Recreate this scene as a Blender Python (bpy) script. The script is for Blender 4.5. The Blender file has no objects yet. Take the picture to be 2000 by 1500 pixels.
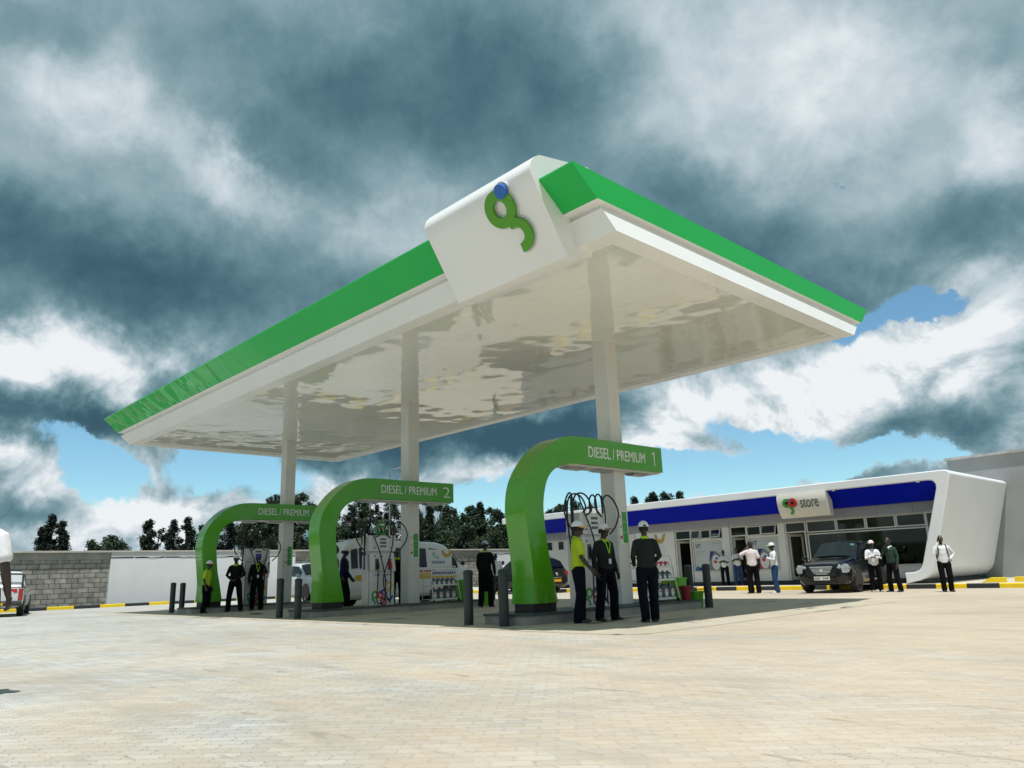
import bpy, bmesh, math, random
from mathutils import Vector, Matrix
R = math.radians
C = bpy.context.scene.collection
sc = bpy.context.scene
# ------------------------------------------------------------------ camera
# world: x = right-front along the canopy's long side, y = away towards the store, z = up
cam_d = bpy.data.cameras.new('camera'); cam = bpy.data.objects.new('camera', cam_d); C.objects.link(cam)
cr = Vector((0.684308, 0.728397, -0.034048)); cu = Vector((0.200755, -0.143304, 0.969103)); cf = Vector((-0.701013, 0.670001, 0.244294))
CAM = Vector((6.911, -9.071, 0.94))
m = Matrix((cr, cu, -cf)).transposed().to_4x4(); m.translation = CAM
cam.matrix_world = m
cam_d.lens = 26.508; cam_d.sensor_width = 36; cam_d.sensor_fit = 'HORIZONTAL'; cam_d.clip_start = .05; cam_d.clip_end = 6000
sc.camera = cam
sc.render.resolution_x = 1024; sc.render.resolution_y = 768
# ------------------------------------------------------------------ exposure
sc.view_settings.view_transform = 'Standard'; sc.view_settings.look = 'None'
sc.view_settings.exposure = 0.0; sc.view_settings.gamma = 1.0
# ------------------------------------------------------------------ sun
SUN = Vector((.20, -.19, .96)).normalized()
sd = bpy.data.lights.new('sun', 'SUN'); so = bpy.data.objects.new('sun', sd); C.objects.link(so)
sd.energy = 4.6; sd.angle = R(.53); sd.color = (1, .985, .955)
so.rotation_euler = SUN.to_track_quat('Z', 'Y').to_euler(); so.location = (0, 0, 40)
# ------------------------------------------------------------------ sky
# cloud masses: azimuth, elevation, half widths, tilt (degrees), weight
CLOUDS=[(-52.9,35.0,14.5,5.7,-178,-0.23),(-46.2,38.3,9.7,4.0,167,-0.14),(-64.5,36.4,6.6,2.9,-172,-0.06),(-75.4,20.9,10.6,3.2,-180,-0.42),(-81.6,23.5,4.7,1.9,-167,-0.16),(-64.2,30.1,5.0,2.2,166,-0.2),(-45.6,31.1,7.7,2.9,163,-0.14),(-61.1,34.8,5.0,2.6,-173,-0.1),(-26.4,24.1,8.7,3.4,154,-0.22),(-26.2,19.6,5.9,2.2,147,-0.26),(-12.4,21.7,4.8,2.2,164,-0.2),(-35.1,28.5,6.2,2.9,158,-0.12),(-79.9,11.6,8.1,1.6,-175,-0.42),(-72.5,13.3,5.3,1.4,-149,-0.25),(-55.8,9.7,13.8,2.4,-175,-0.5),(-43.2,10.9,5.5,1.5,-168,-0.42),(-15.0,8.2,4.4,1.3,-173,-0.2),(-19.3,18.5,4.0,1.7,158,-0.15),(-79.4,6.5,3.6,1.4,-179,-0.25),(-20.8,8.1,5.8,1.0,180,-0.12),(-9.8,30.2,2.9,2.5,126,-0.06),(-82.5,34.4,4.1,1.7,-161,-0.12),(-73.2,34.0,3.8,2.0,169,-0.02),(-62.2,19.8,7.7,2.2,-157,-0.12),(-79.2,31.5,4.5,2.5,-174,0.24),(-73.2,30.3,4.7,1.4,157,0.14),(-67.1,26.8,3.5,1.8,170,0.24),(-67.6,29.0,1.5,1.4,-159,0.15),(-78.0,15.2,7.8,2.1,-173,0.46),(-81.0,15.8,2.8,1.6,-171,0.2),(-55.9,26.0,4.5,1.8,-161,0.1),(-51.7,30.1,5.1,1.8,-171,0.06),(-58.3,23.7,4.8,2.2,-159,0.1),(-23.8,36.5,13.1,3.7,163,0.22),(-17.2,31.3,8.5,3.4,155,0.24),(-29.4,31.6,8.9,4.1,155,0.16),(-9.9,26.5,3.7,2.3,92,0.26),(-11.1,16.7,3.1,1.9,165,0.32),(-14.9,25.3,3.8,2.0,-176,0.1),(-16.9,13.1,5.6,3.1,-178,0.44),(-13.7,13.9,3.2,2.0,168,0.2),(-20.7,11.6,4.2,2.1,-176,0.26),(-25.0,12.1,4.9,2.2,-176,0.3),(-13.2,10.5,2.5,1.6,171,0.05),(-31.3,11.3,8.9,3.0,-177,0.37),(-35.2,9.3,5.7,1.9,176,0.24),(-23.4,8.7,3.7,1.8,175,0.24),(-78.5,8.8,3.7,1.6,-178,0.34),(-79.6,3.6,5.4,2.2,179,0.2),(-71.4,7.3,4.2,2.5,-169,0.34),(-67.6,4.9,6.1,2.1,179,0.22),(-74.9,4.9,4.5,1.7,180,0.18),(-73.7,9.3,2.4,1.2,96,0.2),(-25.1,6.0,3.0,1.4,176,0.4),(-34.0,5.5,7.0,1.0,-179,0.3),(-49.1,7.4,3.5,1.5,178,0.4),(-63.1,4.9,5.3,2.2,179,0.2),(-42.6,8.0,3.9,1.2,178,0.3),(-18.0,6.2,3.6,0.7,175,0.25),(-58.0,4.1,7.4,2.2,179,0.3)]
GAPS=[(-76.8,9.9,2.1,1.0,160,1),(-74.8,8.4,1.9,1.6,147,1.1),(-73.9,7.1,1.4,1.3,146,0.8),(-69.0,8.6,3.0,1.8,-180,1.1),(-66.5,9.6,2.8,1.6,-180,0.9),(-64.6,7.4,2.1,1.5,178,0.7),(-17.6,16.7,3.5,0.8,176,1.0),(-20.3,15.6,1.5,1.0,-155,0.9),(-15.1,16.6,1.8,0.8,168,0.5),(-27.4,9.6,3.9,1.0,168,1.0),(-25.5,8.5,2.4,0.7,164,0.8),(-32.0,7.4,9.5,1.4,178,1.1),(-22.7,6.4,7.2,0.9,177,1.0),(-18.5,6.8,3.4,0.8,174,0.7),(-28.6,5.1,5.6,0.9,176,0.8),(-47.4,5.1,4.2,2.3,178,1.1),(-41.9,6.2,4.2,2.7,178,1.2),(-36.9,6.7,4.9,1.9,177,0.9),(-61.8,7.4,2.2,1.8,175,0.3),(-50.9,5.0,2.3,1.5,178,0.8),(-19.8,26.6,0.4,0.3,93,0.4)]
wd = bpy.data.worlds.new('World'); sc.world = wd; wd.use_nodes = True
nt = wd.node_tree; nt.nodes.clear()
def N(t, **k):
    n = nt.nodes.new(t)
    for a, b in k.items(): setattr(n, a, b)
    return n
def lk(a, b): nt.links.new(a, b)
def mth(op, a, b=None, c=None, clamp=False):
    n = N('ShaderNodeMath', operation=op); n.use_clamp = clamp
    for i, x in enumerate((a, b, c)):
        if x is None: continue
        if isinstance(x, (int, float)): n.inputs[i].default_value = x
        else: lk(x, n.inputs[i])
    return n.outputs[0]
def build_sky():
    tc = N('ShaderNodeTexCoord'); D = tc.outputs['Generated']
    sp = N('ShaderNodeSeparateXYZ'); lk(D, sp.inputs[0])
    az = mth('MULTIPLY', mth('ARCTAN2', sp.outputs[0], sp.outputs[1]), 57.29578)
    el = mth('MULTIPLY', mth('ARCSINE', sp.outputs[2]), 57.29578)
    def noise(vec, scale, detail, rough=.55, dist=0.):
        n = N('ShaderNodeTexNoise'); n.inputs['Scale'].default_value = scale; n.inputs['Detail'].default_value = detail
        n.inputs['Roughness'].default_value = rough; n.inputs['Distortion'].default_value = dist
        lk(vec, n.inputs['Vector']); return n
    big = noise(D, 2.6, 3); small = noise(D, 9.0, 6, .62)
    def warp(n, amp):
        a = N('ShaderNodeVectorMath', operation='SUBTRACT'); lk(n.outputs['Color'], a.inputs[0]); a.inputs[1].default_value = (.5, .5, .5)
        b = N('ShaderNodeVectorMath', operation='MULTIPLY'); lk(a.outputs[0], b.inputs[0]); b.inputs[1].default_value = (amp*1.3, amp, 0)
        return b.outputs[0]
    cb = N('ShaderNodeCombineXYZ'); lk(az, cb.inputs[0]); lk(el, cb.inputs[1])
    def vadd(a, b):
        n = N('ShaderNodeVectorMath', operation='ADD'); lk(a, n.inputs[0]); lk(b, n.inputs[1]); return n.outputs[0]
    P = vadd(vadd(cb.outputs[0], warp(big, 7.0)), warp(small, 6.5))
    P2 = vadd(vadd(cb.outputs[0], warp(big, 3.0)), warp(small, 7.0))
    def blobs(P, L, start):
        acc = None
        for i, (a, e, ra, re, rot, w) in enumerate(L):
            if i % 8 == 7:      # evaluate the masses in batches
                q = N('ShaderNodeVectorMath', operation='MULTIPLY_ADD'); lk(acc, q.inputs[0]); q.inputs[1].default_value = (1e-6, 1e-6, 0); lk(P, q.inputs[2]); P = q.outputs[0]
            mp = N('ShaderNodeMapping', vector_type='TEXTURE'); lk(P, mp.inputs[0])
            mp.inputs[1].default_value = (a, e, 0); mp.inputs[2].default_value = (0, 0, R(rot)); mp.inputs[3].default_value = (ra, re, 1)
            ln = N('ShaderNodeVectorMath', operation='LENGTH'); lk(mp.outputs[0], ln.inputs[0])
            mr = N('ShaderNodeMapRange', interpolation_type='SMOOTHERSTEP'); lk(ln.outputs['Value'], mr.inputs['Value'])
            mr.inputs['From Min'].default_value = 0; mr.inputs['From Max'].default_value = 1.75
            mr.inputs['To Min'].default_value = w; mr.inputs['To Max'].default_value = 0
            acc = mth('ADD', mr.outputs[0], start if acc is None else acc)
        return acc
    f = blobs(P, CLOUDS, .52)
    g = blobs(P2, GAPS, 0.)
    # billowing detail, stronger on the bright heaps and low in the sky
    n1 = noise(D, 5.0, 7, .55, .3); n2 = noise(D, 17.0, 8, .6, .2)
    sc3 = N('ShaderNodeVectorMath', operation='MULTIPLY'); lk(D, sc3.inputs[0]); sc3.inputs[1].default_value = (1, 1, 1.25)
    n3 = noise(sc3.outputs[0], 8.5, 9, .6, .5)
    f = mth('ADD', f, mth('MULTIPLY', mth('SUBTRACT', n1.outputs[0], .5), .34))
    f = mth('ADD', f, mth('MULTIPLY', mth('SUBTRACT', n2.outputs[0], .5), mth('MULTIPLY_ADD', f, .30, .0)))
    n5 = noise(D, 34.0, 6, .65, .6)
    f = mth('ADD', f, mth('MULTIPLY', mth('SUBTRACT', n5.outputs[0], .5), .13))
    n6 = noise(D, 9.5, 6, .62, .9)
    f = mth('ADD', f, mth('MULTIPLY', mth('SUBTRACT', n6.outputs[0], .5), .26))
    low = N('ShaderNodeMapRange'); lk(el, low.inputs['Value']); low.inputs['From Min'].default_value = 24; low.inputs['From Max'].default_value = 12
    low.inputs['To Min'].default_value = 0.10; low.inputs['To Max'].default_value = .46
    f = mth('ADD', f, mth('MULTIPLY', mth('SUBTRACT', n3.outputs[0], .5), low.outputs[0]))
    # heaps are lit from above: compare the billow field with itself a little higher up
    sh = N('ShaderNodeVectorMath', operation='ADD'); lk(sc3.outputs[0], sh.inputs[0]); sh.inputs[1].default_value = (.004, -.004, .034)
    n4 = noise(sh.outputs[0], 8.5, 7, .6, .5)
    em = mth('MULTIPLY', mth('SUBTRACT', n3.outputs[0], n4.outputs[0]), mth('MULTIPLY', mth('SUBTRACT', low.outputs[0], .10), mth('MULTIPLY', f, 5.6)))
    f = mth('ADD', f, em)
    ramp = N('ShaderNodeValToRGB'); lk(f, ramp.inputs[0]); cr_ = ramp.color_ramp; cr_.interpolation = 'B_SPLINE'
    cols = [(0, (.040, .098, .140)), (.15, (.062, .138, .184)), (.32, (.120, .235, .280)), (.5, (.225, .350, .395)), (.68, (.44, .545, .60)), (.84, (.64, .715, .76)), (1, (.90, .93, .95))]
    cr_.elements[0].position = 0; cr_.elements[0].color = (*cols[0][1], 1); cr_.elements[1].position = 1; cr_.elements[1].color = (*cols[-1][1], 1)
    for p, c in cols[1:-1]:
        e = cr_.elements.new(p); e.color = (*c, 1)
    sky = N('ShaderNodeTexSky', sky_type='NISHITA'); sky.sun_disc = False
    sky.sun_elevation = math.asin(SUN.z); sky.sun_rotation = math.atan2(SUN.x, SUN.y)
    sky.air_density = 1.2; sky.dust_density = .3; sky.ozone_density = 3.0; sky.altitude = 1900
    st = N('ShaderNodeMix', data_type='RGBA', blend_type='MULTIPLY'); st.inputs[0].default_value = 1
    lk(sky.outputs[0], st.inputs[6]); st.inputs[7].default_value = (1.10, 1.42, 1.34, 1)
    K = .1
    sl = N('ShaderNodeMix', data_type='RGBA', blend_type='MULTIPLY'); sl.inputs[0].default_value = 1
    lk(ramp.outputs[0], sl.inputs[6]); sl.inputs[7].default_value = (1/K, 1/K, 1/K, 1)
    gm = N('ShaderNodeMapRange', interpolation_type='SMOOTHSTEP'); gm.inputs['From Min'].default_value = .26; gm.inputs['From Max'].default_value = .78
    g = mth('ADD', g, mth('MULTIPLY', mth('SUBTRACT', n3.outputs[0], .5), .9)); lk(mth('ADD', g, mth('MULTIPLY', mth('SUBTRACT', n2.outputs[0], .5), .5)), gm.inputs['Value'])
    mx = N('ShaderNodeMix', data_type='RGBA'); lk(gm.outputs[0], mx.inputs[0]); lk(sl.outputs[2], mx.inputs[6]); lk(st.outputs[2], mx.inputs[7])
    bg = N('ShaderNodeBackground'); bg.inputs[1].default_value = K; lk(mx.outputs[2], bg.inputs[0])
    o = N('ShaderNodeOutputWorld'); lk(bg.outputs[0], o.inputs[0])
build_sky()
wd.cycles.sampling_method = 'MANUAL'; wd.cycles.sample_map_resolution = 512
sc.cycles.max_bounces = 8; sc.cycles.diffuse_bounces = 4; sc.cycles.glossy_bounces = 3; sc.cycles.transparent_max_bounces = 10
# ------------------------------------------------------------------ materials
MATS = {}
def mat(name, col, rough=.6, metal=0., var=.06, scale=3., bump=0., bscale=40., coat=0., spec=.5, stretch=(1, 1, 1), alpha=None):
    if name in MATS: return MATS[name]
    M = bpy.data.materials.new(name); M.use_nodes = True; t = M.node_tree; b = t.nodes['Principled BSDF']
    b.inputs['Roughness'].default_value = rough; b.inputs['Metallic'].default_value = metal; b.inputs['Coat Weight'].default_value = coat
    b.inputs['Coat Roughness'].default_value = .05; b.inputs['Specular IOR Level'].default_value = spec
    tc = t.nodes.new('ShaderNodeTexCoord'); mp = t.nodes.new('ShaderNodeMapping'); mp.inputs[3].default_value = stretch
    t.links.new(tc.outputs['Object'], mp.inputs[0])
    n = t.nodes.new('ShaderNodeTexNoise'); n.inputs['Scale'].default_value = scale; n.inputs['Detail'].default_value = 6; n.inputs['Roughness'].default_value = .6
    t.links.new(mp.outputs[0], n.inputs[0])
    mr = t.nodes.new('ShaderNodeMapRange'); mr.inputs['From Min'].default_value = .3; mr.inputs['From Max'].default_value = .7
    mr.inputs['To Min'].default_value = 1-var; mr.inputs['To Max'].default_value = 1+var; t.links.new(n.outputs[0], mr.inputs['Value'])
    mx = t.nodes.new('ShaderNodeMix'); mx.data_type = 'RGBA'; mx.blend_type = 'MULTIPLY'; mx.inputs[0].default_value = 1
    mx.inputs[6].default_value = (*col, 1); t.links.new(mr.outputs[0], mx.inputs[7]); t.links.new(mx.outputs[2], b.inputs['Base Color'])
    if bump:
        n2 = t.nodes.new('ShaderNodeTexNoise'); n2.inputs['Scale'].default_value = bscale; n2.inputs['Detail'].default_value = 4
        t.links.new(mp.outputs[0], n2.inputs[0]); bp = t.nodes.new('ShaderNodeBump'); bp.inputs['Strength'].default_value = bump; bp.inputs['Distance'].default_value = .02
        t.links.new(n2.outputs[0], bp.inputs['Height']); t.links.new(bp.outputs[0], b.inputs['Normal'])
    MATS[name] = M; return M
def nodes_of(M): return M.node_tree, M.node_tree.nodes['Principled BSDF']
WHITE = mat('white_panel', (.80, .79, .75), .35, var=.03, scale=1.2, bump=.05, bscale=3)
WHITEP = mat('white_paint', (.74, .74, .73), .7, var=.05, scale=1.5, bump=.15, bscale=60)
GREEN = mat('green_panel', (.050, .33, .035), .3)
GREENA = mat('arch_green', (.080, .35, .006), .20, var=.06, scale=1., coat=.5, spec=.5, bump=.30, bscale=1.5)
BLUE = mat('blue_panel', (.001, .010, .40), .45, var=.06, scale=.8, spec=.05, bump=.1, bscale=1.2)
DARK = mat('black_rubber', (.012, .012, .013), .5)
CHAR = mat('bollard_paint', (.016, .028, .030), .45, var=.2, scale=8, bump=.1)
STEEL = mat('brushed_steel', (.42, .42, .41), .35, 1., var=.1, scale=6, stretch=(8, 8, .5))
ALU = mat('white_aluminium', (.72, .72, .68), .4, var=.03)
CONC = mat('concrete', (.33, .32, .29), .85, var=.22, scale=2.5, bump=.3, bscale=50)
GREY = mat('grey_plaster', (.30, .31, .31), .9, var=.10, scale=.9, bump=.25, bscale=80)
BANDG = mat('grey_band', (.36, .37, .38), .55, var=.06, scale=2., stretch=(.3, 1, 12))
YEL = mat('yellow_kerb_paint', (.85, .60, .01), .6, var=.08, scale=5)
BLK = mat('black_kerb_paint', (.022, .026, .028), .6, var=.3, scale=5)
LETW = mat('white_lettering', (.78, .80, .78), .5)
LETG = mat('grey_lettering', (.10, .11, .12), .5)
LBLUE = mat('emblem_blue', (.015, .13, .48), .3)
LRED = mat('emblem_red', (.55, .02, .02), .4)
LYEL = mat('emblem_yellow', (.75, .38, .02), .4)
LGRN = mat('emblem_green', (.04, .33, .06), .4)
CHROME = mat('chrome', (.8, .8, .8), .12, 1.)
GLASSD = mat('dark_glass', (.008, .012, .013), .05, var=.1, spec=.4)
def glass(name, tint, mix):
    M = bpy.data.materials.new(name); M.use_nodes = True; t = M.node_tree; t.nodes.clear()
    tr = t.nodes.new('ShaderNodeBsdfTransparent'); tr.inputs[0].default_value = (*tint, 1)
    gl = t.nodes.new('ShaderNodeBsdfGlossy'); gl.inputs['Roughness'].default_value = .03
    lw = t.nodes.new('ShaderNodeFresnel'); lw.inputs[0].default_value = 1.5
    mr = t.nodes.new('ShaderNodeMath'); mr.operation = 'MULTIPLY_ADD'; mr.inputs[1].default_value = .9; mr.inputs[2].default_value = mix
    t.links.new(lw.outputs[0], mr.inputs[0])
    mx = t.nodes.new('ShaderNodeMixShader'); t.links.new(mr.outputs[0], mx.inputs[0]); t.links.new(tr.outputs[0], mx.inputs[1]); t.links.new(gl.outputs[0], mx.inputs[2])
    o = t.nodes.new('ShaderNodeOutputMaterial'); t.links.new(mx.outputs[0], o.inputs[0]); return M
PANE = glass('window_glass', (.62, .64, .56), .0)
CARGL = glass('car_glass', (.25, .33, .32), .02)
# ------------------------------------------------------------------ mesh helpers
class MB:
    def __init__(s): s.v = []; s.f = []; s.mi = []; s.cur = 0
    def add(s, vs, fs):
        o = len(s.v); s.v += [tuple(v) for v in vs]
        for f in fs: s.f.append(tuple(i+o for i in f)); s.mi.append(s.cur)
        return s
    def box(s, x0, x1, y0, y1, z0, z1):
        if x1 < x0: x0, x1 = x1, x0
        if y1 < y0: y0, y1 = y1, y0
        v = [(x0, y0, z0), (x1, y0, z0), (x1, y1, z0), (x0, y1, z0), (x0, y0, z1), (x1, y0, z1), (x1, y1, z1), (x0, y1, z1)]
        return s.add(v, [(3, 2, 1, 0), (4, 5, 6, 7), (0, 1, 5, 4), (1, 2, 6, 5), (2, 3, 7, 6), (3, 0, 4, 7)])
    def loft(s, rings, close=True, cap=True):
        n = len(rings[0]); v = [p for r in rings for p in r]; f = []
        for k in range(len(rings)-1):
            for i in range(n if close else n-1):
                j = (i+1) % n; f.append((k*n+i, k*n+j, (k+1)*n+j, (k+1)*n+i))
        if cap: f.append(tuple(range(n-1, -1, -1))); f.append(tuple(range((len(rings)-1)*n, len(rings)*n)))
        return s.add(v, f)
    def prism(s, pts, axis, a, b):
        # pts: 2D outline; axis 'x': (y,z) 'y': (x,z) 'z': (x,y)
        g = {'x': lambda p, t: (t, p[0], p[1]), 'y': lambda p, t: (p[0], t, p[1]), 'z': lambda p, t: (p[0], p[1], t)}[axis]
        return s.loft([[g(p, a) for p in pts], [g(p, b) for p in pts]])
    def tube(s, pts, r, n=8, cap=True):
        pts = [Vector(p) for p in pts]; rr = r if isinstance(r, (list, tuple)) else [r]*len(pts)
        rings = []; up = Vector((0, 0, 1))
        t0 = (pts[1]-pts[0]).normalized()
        a = t0.cross(up) if abs(t0.z) < .95 else t0.cross(Vector((1, 0, 0))); a.normalize()
        for i, p in enumerate(pts):
            t = (pts[min(i+1, len(pts)-1)]-pts[max(i-1, 0)]).normalized()
            a = (a - t*a.dot(t)).normalized(); b = t.cross(a)
            rings.append([p + (a*math.cos(q*2*math.pi/n) + b*math.sin(q*2*math.pi/n))*rr[i] for q in range(n)])
        return s.loft(rings, cap=cap)
    def cyl(s, x, y, z0, z1, r, n=20, r2=None): return s.tube([(x, y, z0), (x, y, z1)], [r, r if r2 is None else r2], n)
    def lathe(s, prof, n=24, c=(0, 0, 0), axis='z'):
        rings = []
        for (r, z) in prof:
            ring = []
            for q in range(n):
                a = q*2*math.pi/n; p = (r*math.cos(a), r*math.sin(a), z)
                if axis == 'y': p = (p[0], -p[2], p[1])
                if axis == 'x': p = (p[2], p[0], p[1])
                ring.append((p[0]+c[0], p[1]+c[1], p[2]+c[2]))
            rings.append(ring)
        return s.loft(rings)
    def sph(s, c, r, n=12, m=8, sc=(1, 1, 1)):
        rings = []
        for k in range(m+1):
            t = math.pi*min(max(k/m, .02), .98); rings.append([(c[0]+r*sc[0]*math.sin(t)*math.cos(q*2*math.pi/n), c[1]+r*sc[1]*math.sin(t)*math.sin(q*2*math.pi/n), c[2]-r*sc[2]*math.cos(t)) for q in range(n)])
        return s.loft(rings)
    def mesh(s, name, mats, smooth=None):
        me = bpy.data.meshes.new(name); me.from_pydata(s.v, [], s.f)
        for m_ in (mats if isinstance(mats, (list, tuple)) else [mats]): me.materials.append(m_)
        me.polygons.foreach_set('material_index', s.mi)
        b = bmesh.new(); b.from_mesh(me); bmesh.ops.recalc_face_normals(b, faces=b.faces); b.to_mesh(me); b.free()
        if smooth is not None:
            me.polygons.foreach_set('use_smooth', [True]*len(me.polygons))
            me.set_sharp_from_angle(angle=R(smooth))
        return me
def total(o):
    v = Vector((0, 0, 0))
    while o: v += o.location; o = o.parent
    return v
def tag(o, label=None, cat=None, group=None, kind=None):
    if label: o['label'] = label
    if cat: o['category'] = cat
    if group: o['group'] = group
    if kind: o['kind'] = kind
    return o
def build(name, mb, m_, parent=None, smooth=None, bevel=0, label=None):
    me = mb.mesh(name, m_, smooth) if isinstance(mb, MB) else mb
    o = bpy.data.objects.new(name, me); C.objects.link(o)
    if parent:
        me.transform(Matrix.Translation(-total(parent))); o.parent = parent
    else:
        xs = [v.co for v in me.vertices]
        c = Vector(((min(v.x for v in xs)+max(v.x for v in xs))/2, (min(v.y for v in xs)+max(v.y for v in xs))/2, min(v.z for v in xs)))
        me.transform(Matrix.Translation(-c)); o.location = c
    if bevel:
        b = o.modifiers.new('bevel', 'BEVEL'); b.width = bevel; b.segments = 2; b.limit_method = 'ANGLE'; b.angle_limit = R(35); b.harden_normals = False
    if label: o['label'] = label
    return o
def build_each(name, mb, m_, parent=None, **k):
    # every loose piece of the mesh becomes a part of its own
    par = list(range(len(mb.v)))
    def fd(i):
        while par[i] != i: par[i] = par[par[i]]; i = par[i]
        return i
    for f in mb.f:
        for q in f[1:]: par[fd(q)] = fd(f[0])
    grp = {}
    for f, mi in zip(mb.f, mb.mi): grp.setdefault(fd(f[0]), []).append((f, mi))
    out = []
    for fs in grp.values():
        ids = sorted({i for f, _ in fs for i in f}); mp = {a: b for b, a in enumerate(ids)}
        nb = MB(); nb.v = [mb.v[i] for i in ids]; nb.f = [tuple(mp[i] for i in f) for f, _ in fs]; nb.mi = [0]*len(fs)
        out.append(build(name, nb, (m_[fs[0][1]] if isinstance(m_, list) else m_), parent, **k))
    return out
def thing(name, label, cat, loc=(0, 0, 0), group=None, kind=None):
    o = bpy.data.objects.new(name, None); C.objects.link(o); o.location = loc; o.empty_display_size = .3
    return tag(o, label, cat, group, kind)
def copy_tree(o, parent=None):
    c = o.copy(); C.objects.link(c); c.parent = parent
    for ch in list(o.children): copy_tree(ch, c)
    return c
def text_mesh(s, depth=.01, bold=0.):
    cu_ = bpy.data.curves.new('t', 'FONT'); cu_.body = s; cu_.extrude = depth; cu_.offset = bold; cu_.resolution_u = 3
    o = bpy.data.objects.new('t', cu_); C.objects.link(o)
    dg = bpy.context.evaluated_depsgraph_get(); me = bpy.data.meshes.new_from_object(o.evaluated_get(dg))
    bpy.data.objects.remove(o); bpy.data.curves.remove(cu_); return me
def place_text(s, p0, ux, uz, w, h, name, m_, parent, depth=.008, bold=0.):
    # p0 lower-left corner, ux reading direction, uz up, scaled to w x h
    me = text_mesh(s, 1., bold); xs = [v.co.x for v in me.vertices]; ys = [v.co.y for v in me.vertices]
    x0, x1, y0, y1 = min(xs), max(xs), min(ys), max(ys); ux = Vector(ux).normalized(); uz = Vector(uz).normalized(); n = ux.cross(uz)
    for v in me.vertices:
        a = (v.co.x-x0)/(x1-x0)*w; b = (v.co.y-y0)/(y1-y0)*h; d = depth*v.co.z
        v.co = Vector(p0)+ux*a+uz*b+n*d
    me.materials.clear(); me.materials.append(m_)
    return build(name, me, m_, parent)
def catmull(P, n=6):
    out = []
    for i in range(len(P)-1):
        p0, p1, p2, p3 = (P[max(i-1, 0)], P[i], P[i+1], P[min(i+2, len(P)-1)])
        for k in range(n):
            t = k/n
            out.append(tuple(.5*((2*b)+(c-a)*t+(2*a-5*b+4*c-d)*t*t+(-a+3*b-3*c+d)*t**3) for a, b, c, d in zip(p0, p1, p2, p3)))
    out.append(tuple(P[-1])); return out
# ================================================================== SETTING
def sheet(name, x0, x1, y0, y1, z, m_, cuts=1):
    b = MB(); b.add([(x0, y0, z), (x1, y0, z), (x1, y1, z), (x0, y1, z)], [(0, 1, 2, 3)])
    o = build(name, b, m_); return tag(o, kind='structure')
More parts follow.
